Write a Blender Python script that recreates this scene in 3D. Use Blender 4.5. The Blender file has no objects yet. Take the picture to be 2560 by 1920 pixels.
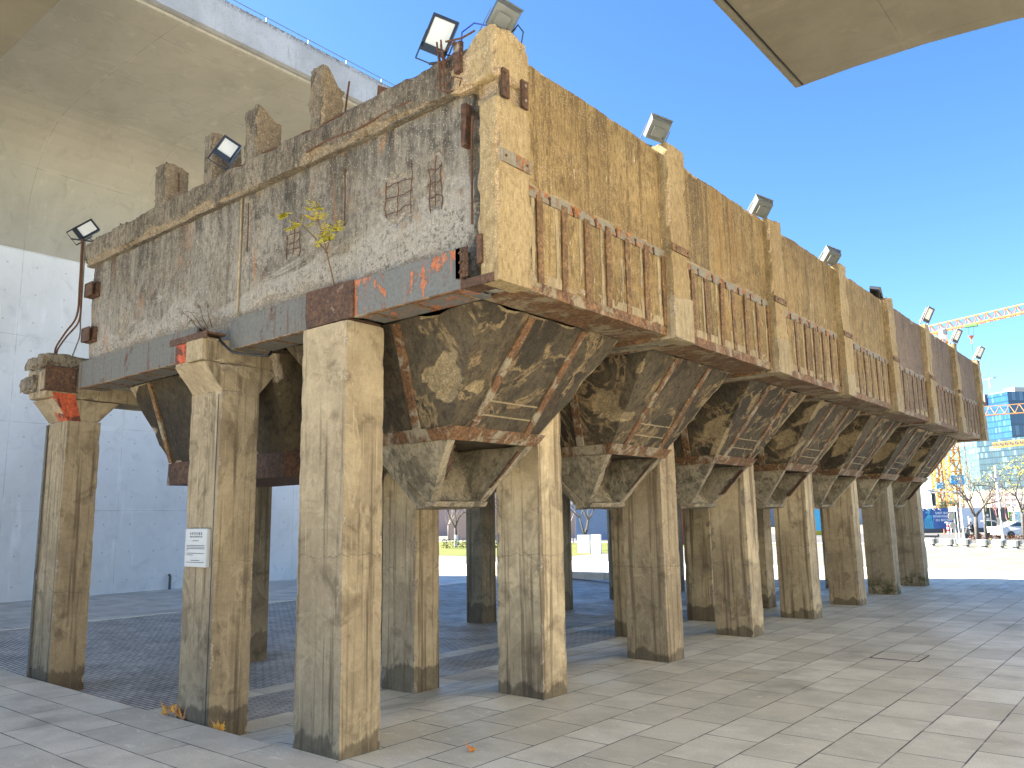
import bpy, bmesh, math, random
from mathutils import Vector, noise, Matrix
R = math.radians
SC = bpy.context.scene
COL = SC.collection

# ------------------------------------------------------------------ camera
CAM = (7.138, -5.745, 2.456)
YAW, PIT, ROL, FPX = R(-39.4359), R(9.4229), R(-0.9549), 2029.42
_f = Vector((math.sin(YAW)*math.cos(PIT), math.cos(YAW)*math.cos(PIT), math.sin(PIT)))
_r0 = Vector((math.cos(YAW), -math.sin(YAW), 0)); _u0 = _r0.cross(_f)
_r = _r0*math.cos(ROL) + _u0*math.sin(ROL); _u = -_r0*math.sin(ROL) + _u0*math.cos(ROL)
cd = bpy.data.cameras.new('camera'); cam = bpy.data.objects.new('camera', cd); COL.objects.link(cam)
cd.sensor_width = 36; cd.lens = FPX/2560*36; cd.clip_start = .05; cd.clip_end = 3000
cam.matrix_world = Matrix(((_r.x, _u.x, -_f.x, CAM[0]), (_r.y, _u.y, -_f.y, CAM[1]), (_r.z, _u.z, -_f.z, CAM[2]), (0, 0, 0, 1)))
SC.camera = cam

# ------------------------------------------------------------------ world, sun, exposure
SUN_AZ = R(244.9)      # the sun stands in the west-south-west (x, y) = (sin, cos)
SUN_EL = R(38.5)
w = bpy.data.worlds.new('World'); SC.world = w; w.use_nodes = True
nt = w.node_tree; bg = nt.nodes['Background']
sky = nt.nodes.new('ShaderNodeTexSky'); sky.sky_type = 'NISHITA'; sky.sun_disc = False
sky.sun_elevation = SUN_EL; sky.sun_rotation = SUN_AZ
sky.air_density = .7; sky.dust_density = .3; sky.ozone_density = 2
hs = nt.nodes.new('ShaderNodeHueSaturation'); hs.inputs['Saturation'].default_value = 1.2
nt.links.new(sky.outputs[0], hs.inputs['Color']); nt.links.new(hs.outputs[0], bg.inputs[0]); bg.inputs[1].default_value = .058
sd = bpy.data.lights.new('sun', 'SUN'); sun = bpy.data.objects.new('sun', sd); COL.objects.link(sun)
sd.energy = 5; sd.angle = R(.5); sd.color = (1, .93, .82)
S = Vector((math.sin(SUN_AZ)*math.cos(SUN_EL), math.cos(SUN_AZ)*math.cos(SUN_EL), math.sin(SUN_EL)))
sun.rotation_euler = S.to_track_quat('Z', 'Y').to_euler()
SC.view_settings.view_transform = 'Standard'; SC.view_settings.look = 'None'
SC.view_settings.exposure = 2.82; SC.view_settings.gamma = 1
SC.render.engine = 'CYCLES'; SC.cycles.max_bounces = 8; SC.cycles.diffuse_bounces = 5

# ------------------------------------------------------------------ helpers
def ray(px, py):
    d = _f + _r*((px-1280)/FPX) - _u*((py-960)/FPX)
    return d.normalized()
def onp(px, py, ax, v):
    d = ray(px, py); t = (v-CAM[ax])/d[ax]
    return Vector(CAM) + d*t
def gp(px, py, z=0): return onp(px, py, 2, z)
def ad(px, py, dist):
    d = ray(px, py); t = dist/math.hypot(d.x, d.y)
    return Vector(CAM) + d*t

def put(o, label=None, cat=None, group=None, kind=None):
    if label: o['label'] = label
    if cat: o['category'] = cat
    if group: o['group'] = group
    if kind: o['kind'] = kind
    return o
def empty(name, loc=(0, 0, 0), label=None, cat=None, group=None, rz=0):
    o = bpy.data.objects.new(name, None); COL.objects.link(o); o.location = loc; o.rotation_euler.z = rz
    o.empty_display_size = .2
    return put(o, label, cat, group)
def copy_tree(o, parent=None):
    c = o.copy(); COL.objects.link(c)
    if parent is not None: c.parent = parent
    for ch in list(o.children): copy_tree(ch, c)
    return c

class MB:
    def __init__(s): s.v = []; s.f = []; s.m = []; s.w = {}; s.uv = None
    def add(s, vs, fs, mi=0):
        b = len(s.v); s.v += [tuple(v) for v in vs]
        for f in fs: s.f.append(tuple(b+i for i in f)); s.m.append(mi)
        return b
    def box(s, x0, x1, y0, y1, z0, z1, mi=0):
        vs = [(x, y, z) for z in (z0, z1) for y in (y0, y1) for x in (x0, x1)]
        s.add(vs, [(0, 2, 3, 1), (4, 5, 7, 6), (0, 1, 5, 4), (2, 6, 7, 3), (0, 4, 6, 2), (1, 3, 7, 5)], mi)
    def bar(s, a, b, r, mi=0, n=4, r2=None):
        a = Vector(a); b = Vector(b); d = (b-a)
        if d.length < 1e-6: return
        d.normalize(); t = Vector((0, 0, 1)) if abs(d.z) < .9 else Vector((1, 0, 0))
        x = d.cross(t).normalized(); y = d.cross(x)
        r2 = r if r2 is None else r2
        vs = []
        for c, rr in ((a, r), (b, r2)):
            for k in range(n):
                q = 2*math.pi*(k+.5)/n; vs.append(c + x*math.cos(q)*rr + y*math.sin(q)*rr)
        fs = [(k, (k+1) % n, n+(k+1) % n, n+k) for k in range(n)] + [tuple(range(n-1, -1, -1)), tuple(range(n, 2*n))]
        s.add(vs, fs, mi)
    def tube(s, pts, r, mi=0, n=6, r2=None):
        pts = [Vector(p) for p in pts]; N = len(pts); rings = []; prev = None
        for i, p in enumerate(pts):
            d = (pts[min(i+1, N-1)]-pts[max(i-1, 0)]).normalized()
            if prev is None:
                t = Vector((0, 0, 1)) if abs(d.z) < .9 else Vector((1, 0, 0)); x = d.cross(t).normalized()
            else: x = (prev - d*prev.dot(d)).normalized()
            prev = x; y = d.cross(x); rr = r if r2 is None else r+(r2-r)*i/(N-1)
            rings.append([p + x*math.cos(2*math.pi*k/n)*rr + y*math.sin(2*math.pi*k/n)*rr for k in range(n)])
        vs = [v for g in rings for v in g]
        fs = [(i*n+k, i*n+(k+1) % n, (i+1)*n+(k+1) % n, (i+1)*n+k) for i in range(N-1) for k in range(n)]
        fs += [tuple(range(n-1, -1, -1)), tuple(range((N-1)*n, N*n))]
        s.add(vs, fs, mi)
    def hexa(s, C, n, amp=.006, eamp=.03, freq=3., mi=0, seed=0, cb=None, efreq=2.5, skip=()):
        """C: 8 corners, order x fastest, then y, then z; surface grid of n cells, rough faces, chipped arrises"""
        C = [Vector(c) for c in C]; nx, ny, nz = n; idx = {}; so = Vector((seed*7.3, seed*3.1, -seed*5.7))
        def P(u, v, t):
            a = C[0].lerp(C[1], u); b = C[2].lerp(C[3], u); c = C[4].lerp(C[5], u); d = C[6].lerp(C[7], u)
            return a.lerp(b, v).lerp(c.lerp(d, v), t)
        cen = P(.5, .5, .5)
        ex = (P(1, .5, .5)-P(0, .5, .5)).normalized(); ey = (P(.5, 1, .5)-P(.5, 0, .5)).normalized(); ez = (P(.5, .5, 1)-P(.5, .5, 0)).normalized()
        def V(i, j, k):
            key = (i, j, k)
            if key in idx: return idx[key]
            p = P(i/nx, j/ny, k/nz)
            ext = [(-1 if i == 0 else 1 if i == nx else 0), (-1 if j == 0 else 1 if j == ny else 0), (-1 if k == 0 else 1 if k == nz else 0)]
            ne = sum(1 for e in ext if e); q = p
            if amp:
                nv = noise.noise_vector((p+so)*freq)*amp + noise.noise_vector((p+so)*freq*4.1)*amp*.5
                q = q + nv
            wr = 0
            if ne >= 2 and eamp:
                a = noise.noise((p+so)*efreq) + .45*noise.noise((p+so)*efreq*4.3)
                e = eamp*max(0, a+.12)
                q = q - (ex*ext[0]+ey*ext[1]+ez*ext[2])*e
                wr = min(1, e/eamp*1.6)
            if cb:
                r = cb(p, ext)
                if r: q = q + Vector(r[0]); wr = max(wr, r[1])
            idx[key] = len(s.v); s.v.append(tuple(q))
            if wr: s.w[idx[key]] = wr
            return idx[key]
        def F(a, b, c, d): s.f.append((a, b, c, d)); s.m.append(mi)
        for i in range(nx):
            for j in range(ny):
                if '-z' not in skip: F(V(i, j, 0), V(i, j+1, 0), V(i+1, j+1, 0), V(i+1, j, 0))
                if '+z' not in skip: F(V(i, j, nz), V(i+1, j, nz), V(i+1, j+1, nz), V(i, j+1, nz))
        for i in range(nx):
            for k in range(nz):
                if '-y' not in skip: F(V(i, 0, k), V(i+1, 0, k), V(i+1, 0, k+1), V(i, 0, k+1))
                if '+y' not in skip: F(V(i, ny, k), V(i, ny, k+1), V(i+1, ny, k+1), V(i+1, ny, k))
        for j in range(ny):
            for k in range(nz):
                if '-x' not in skip: F(V(0, j, k), V(0, j, k+1), V(0, j+1, k+1), V(0, j+1, k))
                if '+x' not in skip: F(V(nx, j, k), V(nx, j+1, k), V(nx, j+1, k+1), V(nx, j, k+1))
    def rbox(s, x0, x1, y0, y1, z0, z1, cell=.08, **kw):
        n = tuple(max(1, min(400, round(abs(b-a)/cell))) for a, b in ((x0, x1), (y0, y1), (z0, z1)))
        s.hexa([(x, y, z) for z in (z0, z1) for y in (y0, y1) for x in (x0, x1)], n, **kw)
    def build(s, name, mats, parent=None, smooth=False, loc=None, fix=False):
        me = bpy.data.meshes.new(name); me.from_pydata(s.v, [], s.f)
        if not isinstance(mats, (list, tuple)): mats = [mats]
        for m in mats: me.materials.append(m)
        me.polygons.foreach_set('material_index', s.m)
        if smooth: me.polygons.foreach_set('use_smooth', [True]*len(s.f))
        if s.w:
            at = me.attributes.new('wear', 'FLOAT', 'POINT'); vals = [0.]*len(s.v)
            for k, v in s.w.items(): vals[k] = v
            at.data.foreach_set('value', vals)
        if s.uv:
            ul = me.uv_layers.new(name='UVMap')
            for l in me.loops: ul.data[l.index].uv = s.uv[l.vertex_index]
        if fix:
            bm = bmesh.new(); bm.from_mesh(me); bmesh.ops.recalc_face_normals(bm, faces=bm.faces); bm.to_mesh(me); bm.free()
        me.update()
        o = bpy.data.objects.new(name, me); COL.objects.link(o)
        if parent is not None: o.parent = parent
        if loc: o.location = loc
        return o

# ------------------------------------------------------------------ materials
class NT:
    def __init__(s, name):
        s.m = bpy.data.materials.new(name); s.m.use_nodes = True; s.t = s.m.node_tree; s.b = s.t.nodes['Principled BSDF']
        g = s.t.nodes.new('ShaderNodeNewGeometry'); s.pos = g.outputs['Position']; s.nrm = g.outputs['Normal']
    def L(s, a, b): s.t.links.new(a, b)
    def scl(s, v, co=None):
        n = s.t.nodes.new('ShaderNodeMapping'); n.vector_type = 'POINT'; n.inputs['Scale'].default_value = v if isinstance(v, tuple) else (v, v, v)
        s.L(co or s.pos, n.inputs[0]); return n.outputs[0]
    def off(s, v, co=None):
        n = s.t.nodes.new('ShaderNodeMapping'); n.inputs['Location'].default_value = v
        s.L(co or s.pos, n.inputs[0]); return n.outputs[0]
    def noise(s, sc, det=4, rough=.55, co=None, dist=0, lac=2.):
        n = s.t.nodes.new('ShaderNodeTexNoise'); n.inputs['Scale'].default_value = 1; n.inputs['Detail'].default_value = det
        n.inputs['Roughness'].default_value = rough; n.inputs['Distortion'].default_value = dist
        s.L(s.scl(sc, co), n.inputs['Vector']); return n.outputs['Fac']
    def vor(s, sc, feature='F1', out='Distance', co=None, rnd=1):
        n = s.t.nodes.new('ShaderNodeTexVoronoi'); n.feature = feature; n.inputs['Scale'].default_value = 1; n.inputs['Randomness'].default_value = rnd
        s.L(s.scl(sc, co), n.inputs['Vector']); return n.outputs[out]
    def ramp(s, x, a, b, lo=0., hi=1.):
        n = s.t.nodes.new('ShaderNodeMapRange'); n.inputs[1].default_value = a; n.inputs[2].default_value = b
        n.inputs[3].default_value = lo; n.inputs[4].default_value = hi; n.interpolation_type = 'SMOOTHSTEP'
        s.L(x, n.inputs[0]); return n.outputs[0]
    def math(s, op, a, b=0., c=None):
        n = s.t.nodes.new('ShaderNodeMath'); n.operation = op
        for i, v in enumerate((a, b, c)):
            if v is None: continue
            if isinstance(v, (int, float)): n.inputs[i].default_value = v
            else: s.L(v, n.inputs[i])
        return n.outputs[0]
    def mix(s, fac, a, b, mode='MIX'):
        n = s.t.nodes.new('ShaderNodeMix'); n.data_type = 'RGBA'; n.blend_type = mode; n.clamp_factor = True
        for i, v in ((0, fac), (6, a), (7, b)):
            if isinstance(v, (int, float)): n.inputs[i].default_value = v
            elif isinstance(v, tuple): n.inputs[i].default_value = (v[0], v[1], v[2], 1)
            else: s.L(v, n.inputs[i])
        return n.outputs[2]
    def attr(s, nm, out='Fac'):
        n = s.t.nodes.new('ShaderNodeAttribute'); n.attribute_name = nm; return n.outputs[out]
    def xyz(s, co=None):
        n = s.t.nodes.new('ShaderNodeSeparateXYZ'); s.L(co or s.pos, n.inputs[0]); return n.outputs
    def comb(s, x, y, z=0.):
        n = s.t.nodes.new('ShaderNodeCombineXYZ')
        for i, v in enumerate((x, y, z)):
            if isinstance(v, (int, float)): n.inputs[i].default_value = v
            else: s.L(v, n.inputs[i])
        return n.outputs[0]
    def bump(s, h, st=.4, d=.02, prev=None):
        n = s.t.nodes.new('ShaderNodeBump'); n.inputs['Strength'].default_value = st; n.inputs['Distance'].default_value = d
        s.L(h, n.inputs['Height'])
        if prev: s.L(prev, n.inputs['Normal'])
        return n.outputs[0]
    def brick(s, co, bw, rh, off=.5, mort=.006, c1=(0, 0, 0), c2=(1, 1, 1), freq=2):
        n = s.t.nodes.new('ShaderNodeTexBrick'); n.offset = off; n.offset_frequency = freq
        n.inputs['Scale'].default_value = 1; n.inputs['Mortar Size'].default_value = mort; n.inputs['Mortar Smooth'].default_value = .1
        n.inputs['Brick Width'].default_value = bw; n.inputs['Row Height'].default_value = rh; n.inputs['Bias'].default_value = 0
        n.inputs['Color1'].default_value = (*c1, 1); n.inputs['Color2'].default_value = (*c2, 1); n.inputs['Mortar'].default_value = (.5, .5, .5, 1)
        s.L(co, n.inputs['Vector']); return n.outputs['Color'], n.outputs['Fac']
    def fin(s, col, rough=.85, nrm=None, metal=0., spec=.3):
        if isinstance(col, tuple): s.b.inputs['Base Color'].default_value = (*col, 1)
        else: s.L(col, s.b.inputs['Base Color'])
        if isinstance(rough, (int, float)): s.b.inputs['Roughness'].default_value = rough
        else: s.L(rough, s.b.inputs['Roughness'])
        s.b.inputs['Metallic'].default_value = metal; s.b.inputs['Specular IOR Level'].default_value = spec
        if nrm: s.L(nrm, s.b.inputs['Normal'])
        return s.m

def concrete(name, base, pale, dark, streak=.5, blotch=.5, speck=.3, rust=0., tide=None, moss=0., boards=0., bump=.5, seed=0, wearc=(.34, .28, .2), sootz=None, flecks=0., rims=0., rimc=(.42, .33, .19), rimsc=1.3, mott=.4, stip=0., gold=None, lowpale=None):
    t = NT(name); P = t.off((seed*13.7, seed*-7.1, seed*3.3))
    big = t.noise(.55, 5, .6, P); med = t.noise(2.3, 6, .62, P, dist=.6); fine = t.noise(14, 5, .65, P); grit = t.noise(75, 3, .7, P)
    col = t.mix(t.ramp(big, .35, .68), base, pale)
    col = t.mix(t.math('MULTIPLY', t.ramp(med, .50, .68), blotch), col, dark)
    col = t.mix(t.math('MULTIPLY', t.ramp(t.noise(3.7, 6, .7, t.off((4, 9, 2), P), dist=1.), .56, .66), blotch*.7), col, pale)
    mo = t.noise((17, 17, 9), 6, .72, P)
    col = t.mix(t.ramp(mo, .40, .50, mott, 0), col, dark); col = t.mix(t.ramp(mo, .54, .66, 0, mott*.8), col, tuple(min(1, c*1.25) for c in pale))
    if rims:   # dried water marks: pale and dark rims round irregular stains
        rn = t.noise((rimsc, rimsc, rimsc*.75), 5, .6, t.off((3, 6, 1), P), dist=1.2)
        ins = t.ramp(rn, .50, .515); col = t.mix(t.math('MULTIPLY', ins, rims*.55), col, dark)
        rg = t.ramp(t.math('ABSOLUTE', t.math('SUBTRACT', rn, .535)), .004, .04, 1, 0); rg = t.math('MULTIPLY', rg, t.ramp(fine, .25, .6)); rg = t.math('MULTIPLY', rg, t.ramp(med, .40, .55))
        col = t.mix(t.math('MULTIPLY', rg, rims), col, rimc)
    st = t.noise((9, 9, .32), 5, .6, P); st2 = t.noise((26, 26, .8), 4, .6, P)
    nz = t.math('ABSOLUTE', t.xyz(t.nrm)[2]); vert = t.ramp(nz, .3, .8, 1, 0)
    col = t.mix(t.math('MULTIPLY', t.math('MULTIPLY', t.ramp(st, .5, .66), streak), vert), col, dark)
    col = t.mix(t.math('MULTIPLY', t.math('MULTIPLY', t.ramp(st2, .60, .70), streak*.8), vert), col, pale)
    if sootz:   # run-off grime hanging below the coping (z0 = its top, depth)
        z = t.xyz()[2]; k = t.ramp(z, sootz[0]-sootz[1], sootz[0])
        k = t.math('MULTIPLY', k, t.ramp(t.noise((5, 5, .5), 4, .6, P), .38, .62))
        col = t.mix(t.math('MULTIPLY', k, sootz[2]), col, tuple(c*.35 for c in dark))
    if lowpale:
        zz = t.math('ADD', t.xyz()[2], t.math('MULTIPLY', t.math('SUBTRACT', t.noise((.7, .7, 1.6), 5, .65, t.off((2, 2, 7), P), dist=1.), .5), 2.2))
        col = t.mix(t.math('MULTIPLY', t.ramp(zz, lowpale[0]-.12, lowpale[0]+.05, 1, 0), lowpale[1]), col, lowpale[2])
        fl2 = t.ramp(t.noise(21, 5, .75, P), .52, .60); col = t.mix(t.math('MULTIPLY', t.math('MULTIPLY', fl2, t.ramp(zz, lowpale[0]-.3, lowpale[0], 1, 0)), .7), col, dark)
    if stip:   # fine vertical weathering grain
        sp1 = t.noise((42, 42, 9), 5, .7, P); col = t.mix(t.ramp(sp1, .36, .49, stip, 0), col, dark); col = t.mix(t.ramp(sp1, .54, .66, 0, stip), col, tuple(min(1, c*1.35) for c in pale))
    if gold:
        yy = t.xyz()[1]
        for (yc, yw, cc, am) in gold:
            k = t.ramp(t.math('ABSOLUTE', t.math('SUBTRACT', t.math('ADD', yy, t.math('MULTIPLY', t.math('SUBTRACT', t.noise((1, 1, 1.2), 4, .6, P), .5), .5)), yc)), yw*.3, yw, 1, 0)
            k = t.math('MULTIPLY', k, t.ramp(t.noise((11, 11, .6), 5, .65, P), .38, .58)); col = t.mix(t.math('MULTIPLY', k, am), col, cc)
    if rust:
        rr = t.math('MULTIPLY', t.ramp(t.noise((3.5, 3.5, 1.1), 6, .7, t.off((1, 3, 8), P), dist=.8), .55, .72), rust)
        col = t.mix(rr, col, (.30, .13, .045))
    if flecks:  # pale paint runs
        fl = t.noise((34, 34, 3.2), 2, .5, P); msk = t.ramp(t.noise(1.3, 3, .5, t.off((7, 2, 5), P)), .5, .6)
        col = t.mix(t.math('MULTIPLY', t.math('MULTIPLY', t.ramp(fl, .70, .74), msk), flecks), col, (.72, .64, .48))
    col = t.mix(t.math('MULTIPLY', t.ramp(fine, .3, .7), .35), col, t.mix(.5, col, dark))
    if speck:
        sp = t.vor(46, co=P); sc = t.vor(46, out='Color', co=P)
        rnd = t.xyz(sc)[0]; k = t.math('MULTIPLY', t.ramp(sp, .22, .34, 1, 0), t.ramp(rnd, .62, .66))
        col = t.mix(t.math('MULTIPLY', k, speck), col, (.56, .5, .4))
        k2 = t.math('MULTIPLY', t.ramp(sp, .2, .36, 1, 0), t.ramp(rnd, .2, .24, 1, 0))
        col = t.mix(t.math('MULTIPLY', k2, speck), col, (.08, .065, .05))
    col = t.mix(t.ramp(grit, .3, .7, 0, .3), col, t.mix(.5, col, (.05, .04, .03)))
    h = t.math('ADD', t.math('MULTIPLY', fine, .8), t.math('MULTIPLY', grit, .35))
    if boards:
        zz = t.xyz(t.scl((boards, boards, 1)))
    if tide:
        z = t.xyz()[2]; wv = t.math('MULTIPLY', t.noise((3.2, 3.2, 1.1), 5, .65, P, dist=.6), tide[1]*2.2)
        k = t.ramp(t.math('SUBTRACT', z, wv), tide[0]-.03, tide[0]+.03, 1, 0)
        col = t.mix(t.math('MULTIPLY', k, tide[2]), col, t.mix(.75, col, (.035, .03, .022)))
        k = t.ramp(t.math('SUBTRACT', z, t.math('MULTIPLY', wv, .4)), 1.32, 1.36, 1, 0)
        col = t.mix(t.math('MULTIPLY', k, .22), col, t.mix(.6, col, (.07, .055, .035)))
        oi = t.t.nodes.new('ShaderNodeObjectInfo'); zr = t.math('ADD', 1.15, t.math('MULTIPLY', oi.outputs['Random'], .8))
        ring = t.ramp(t.math('ABSOLUTE', t.math('SUBTRACT', t.math('SUBTRACT', z, t.math('MULTIPLY', wv, .5)), zr)), .0, .010, .6, 0)
        ring = t.math('MULTIPLY', ring, t.ramp(med, .42, .52))
        col = t.mix(ring, col, (.07, .055, .035))
        if moss:
            k = t.math('MULTIPLY', t.ramp(z, .1, .7, 1, 0), t.ramp(t.noise(3.5, 6, .7, P), .42, .6))
            col = t.mix(t.math('MULTIPLY', k, moss), col, (.045, .05, .018))
    wr = t.attr('wear')
    agg = t.vor(52, co=P); aggc = t.xyz(t.vor(52, out='Color', co=P))[1]
    wc = t.mix(t.ramp(aggc, .1, .95), tuple(c*.75 for c in wearc), tuple(min(1, c*1.15) for c in wearc))
    wc = t.mix(t.ramp(agg, .45, .75, 0, .6), wc, tuple(c*.45 for c in wearc)); wc = t.mix(t.ramp(fine, .4, .65, 0, .6), wc, tuple(c*.5 for c in wearc))
    wm = t.ramp(t.math('ADD', wr, t.math('MULTIPLY', t.math('SUBTRACT', med, .5), .8)), .35, .55)
    col = t.mix(wm, col, wc)
    h = t.math('ADD', h, t.math('MULTIPLY', wm, t.math('SUBTRACT', .5, agg)))
    n = t.bump(h, bump, .012)
    n = t.bump(med, .5, .03, n)
    return t.fin(col, .9, n, spec=.2)

def rusty(name, paint, amount=.5, rustc=(.20, .075, .025), scale=2.2, streak=(.3), spots=(.42, .17, .05), rough=.75, seed=0):
    t = NT(name); P = t.off((seed*5.3, seed*2.9, -seed*8.1))
    n1 = t.noise(scale, 7, .68, P, dist=.8); n2 = t.noise((9, 9, .9), 5, .65, P); n3 = t.noise(22, 5, .7, P)
    pc = t.mix(t.ramp(n3, .3, .7), paint, tuple(c*.72 for c in paint))
    rc = t.mix(t.ramp(t.noise(6, 6, .7, P), .38, .62), rustc, spots)
    rc = t.mix(t.ramp(n3, .35, .7), rc, tuple(c*.45 for c in rustc))
    k = t.math('ADD', n1, t.math('MULTIPLY', t.math('SUBTRACT', n2, .5), streak))
    m = t.ramp(k, .5-.25*(amount*2-1)-.012, .5-.25*(amount*2-1)+.03)
    edge = t.ramp(t.math('ABSOLUTE', t.math('SUBTRACT', k, .5-.25*(amount*2-1)-.01)), .0, .012, .7, 0)
    col = t.mix(m, pc, rc); col = t.mix(edge, col, tuple(c*.3 for c in rustc))
    dr = t.ramp(t.noise((14, 14, .6), 4, .6, P), .56, .68, 0, .6); col = t.mix(dr, col, tuple(c*.8 for c in rustc))
    h = t.math('ADD', t.math('MULTIPLY', m, -.5), n3)
    return t.fin(col, rough, t.bump(h, .5, .006), spec=.35)

def plain(name, c, rough=.6, metal=0., var=.15, sc=6., spec=.4, bump=0.):
    t = NT(name); n = t.noise(sc, 4, .6)
    col = t.mix(t.ramp(n, .3, .7), c, tuple(x*(1-var) for x in c))
    return t.fin(col, rough, t.bump(n, bump, .01) if bump else None, metal, spec)

M = {}
M['facade_far'] = concrete('brown_facade_concrete', (0.156, 0.113, 0.078), (0.211, 0.156, 0.109), (0.0702, 0.0507, 0.0374), streak=.6, blotch=.45, speck=.3, flecks=.3, bump=.6, sootz=(7.5, 1.2, .4), wearc=(.3, .23, .15), seed=14)  # far bays: weathered brown, with their weaker bounce light put into the colour
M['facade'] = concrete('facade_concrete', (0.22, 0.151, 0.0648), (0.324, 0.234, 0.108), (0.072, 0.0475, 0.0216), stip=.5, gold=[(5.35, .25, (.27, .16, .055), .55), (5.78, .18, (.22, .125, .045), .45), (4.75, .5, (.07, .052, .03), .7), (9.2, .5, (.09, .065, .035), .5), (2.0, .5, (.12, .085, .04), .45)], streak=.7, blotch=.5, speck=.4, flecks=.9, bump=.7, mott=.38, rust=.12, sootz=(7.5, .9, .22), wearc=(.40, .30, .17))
M['pilaster'] = concrete('pilaster_concrete', (0.273, 0.199, 0.098), (0.364, 0.28, 0.15), (0.126, 0.084, 0.0385), stip=.3, streak=.2, blotch=.25, speck=.55, bump=.9, wearc=(.40, .30, .18), seed=2)
M['endwall'] = concrete('end_wall_concrete', (0.168, 0.142, 0.104), (0.273, 0.249, 0.203), (0.0493, 0.0435, 0.0348), streak=.32, blotch=.8, speck=.5, rust=.75, rims=.5, rimc=(.34, .32, .27), rimsc=1.0, mott=.45, lowpale=(5.72, .7, (.33, .31, .265)), stip=.3, bump=.7, seed=3, sootz=(6.95, .9, .75), wearc=(.27, .235, .185))
M['coping'] = concrete('coping_concrete', (0.108, 0.09, 0.0648), (0.216, 0.184, 0.133), (0.0302, 0.0259, 0.0216), streak=.55, mott=.6, stip=.3, blotch=.75, speck=.4, rust=.15, bump=1., seed=4, wearc=(.26, .205, .135))
M['column'] = concrete('column_concrete', (0.372, 0.294, 0.186), (0.648, 0.528, 0.33), (0.144, 0.108, 0.066), streak=.85, blotch=.65, rims=.4, rimc=(.56, .47, .3), rimsc=.8, mott=.12, speck=.12, rust=.06, tide=(-.12, .26, .8), bump=.35, seed=5)
M['column_near'] = concrete('front_column_concrete', (0.25, 0.197, 0.124), (0.435, 0.354, 0.222), (0.0966, 0.0725, 0.0443), streak=.85, blotch=.65, rims=.4, rimc=(.56, .47, .3), rimsc=.8, mott=.12, speck=.12, rust=.06, tide=(-.12, .26, .8), bump=.35, seed=21)  # darker copy of the column concrete, offsets the light falloff along the row
M['column_dark'] = concrete('old_column_concrete', (0.23, 0.201, 0.149), (0.38, 0.333, 0.241), (0.0805, 0.069, 0.054), streak=.7, mott=.15, rims=.4, rimc=(.4, .36, .27), rimsc=.8, blotch=.6, speck=.1, tide=(-.12, .35, .7), bump=.35, seed=7)
M['column_moss'] = concrete('mossy_column_concrete', (.30, .25, .17), (.42, .36, .25), (.13, .105, .07), streak=.5, mott=.15, blotch=.6, speck=.1, tide=(-.1, .2, .4), moss=.95, bump=.35, seed=8)
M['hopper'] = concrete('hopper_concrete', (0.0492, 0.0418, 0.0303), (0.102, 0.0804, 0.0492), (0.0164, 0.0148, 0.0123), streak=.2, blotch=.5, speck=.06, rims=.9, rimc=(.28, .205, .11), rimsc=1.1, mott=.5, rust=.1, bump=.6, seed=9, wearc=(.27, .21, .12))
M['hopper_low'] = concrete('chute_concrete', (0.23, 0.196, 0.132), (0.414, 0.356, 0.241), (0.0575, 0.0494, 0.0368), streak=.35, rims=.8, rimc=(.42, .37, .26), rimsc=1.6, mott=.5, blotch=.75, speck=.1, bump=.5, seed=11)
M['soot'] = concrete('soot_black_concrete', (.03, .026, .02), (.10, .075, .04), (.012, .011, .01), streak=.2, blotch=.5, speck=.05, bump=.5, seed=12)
M['rust'] = rusty('rust_steel', (.26, .21, .13), .58, rustc=(.12, .062, .03), spots=(.24, .13, .055), seed=1)
M['strap'] = rusty('rust_strap_steel', (.27, .23, .16), .58, rustc=(.12, .062, .03), spots=(.22, .115, .05), scale=3.5, seed=2)
M['bar'] = rusty('rust_bar_steel', (.30, .25, .16), .74, rustc=(.135, .075, .032), spots=(.24, .14, .06), scale=1.6, seed=3)
M['rail'] = rusty('grey_rail_steel', (0.216, 0.2, 0.152), .42, rustc=(0.192, 0.08, 0.024), scale=3., seed=4)
M['grey_paint'] = rusty('grey_painted_beam', (0.132, 0.13, 0.116), .22, rustc=(0.104, 0.036, 0.016), spots=(0.16, 0.048, 0.02), scale=1.3, streak=.5, seed=5)
M['orange_paint'] = rusty('grey_beam_with_orange_primer', (0.136, 0.14, 0.132), .36, rustc=(0.416, 0.128, 0.048), spots=(0.48, 0.168, 0.072), scale=1.1, streak=.5, seed=9)
M['dark_rust'] = rusty('dark_rust_plate', (.28, .22, .17), .8, rustc=(.07, .037, .022), spots=(.125, .065, .035), scale=2.5, seed=7)
M['red_rust'] = rusty('red_primer_plate', (.10, .035, .02), .6, rustc=(.42, .075, .03), spots=(.50, .11, .04), scale=3, seed=8)
M['plaster'] = concrete('pale_plaster', (0.28, 0.224, 0.133), (0.35, 0.287, 0.182), (0.154, 0.119, 0.0665), streak=.5, blotch=.4, speck=.05, bump=.4, seed=6)
M['black'] = plain('black_enamel', (.012, .014, .02), .35, spec=.5)
M['silver'] = plain('grey_aluminium_paint', (.12, .13, .12), .5, .2, .15)
M['glass_lamp'] = plain('frosted_lamp_glass', (.50, .52, .50), .18, 0, .12, 3, .6)
M['reflector'] = plain('lamp_reflector', (.62, .62, .56), .3, 0, .1, 3, .6)
M['cable'] = plain('black_cable', (.015, .015, .018), .5)
M['rebar'] = plain('rusted_rebar', (.10, .045, .022), .85, 0, .4, 30)
M['white'] = plain('white_paint', (.72, .72, .70), .5, 0, .06)
M['offwhite'] = plain('off_white_paint', (.45, .45, .42), .6, 0, .1)

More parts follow.
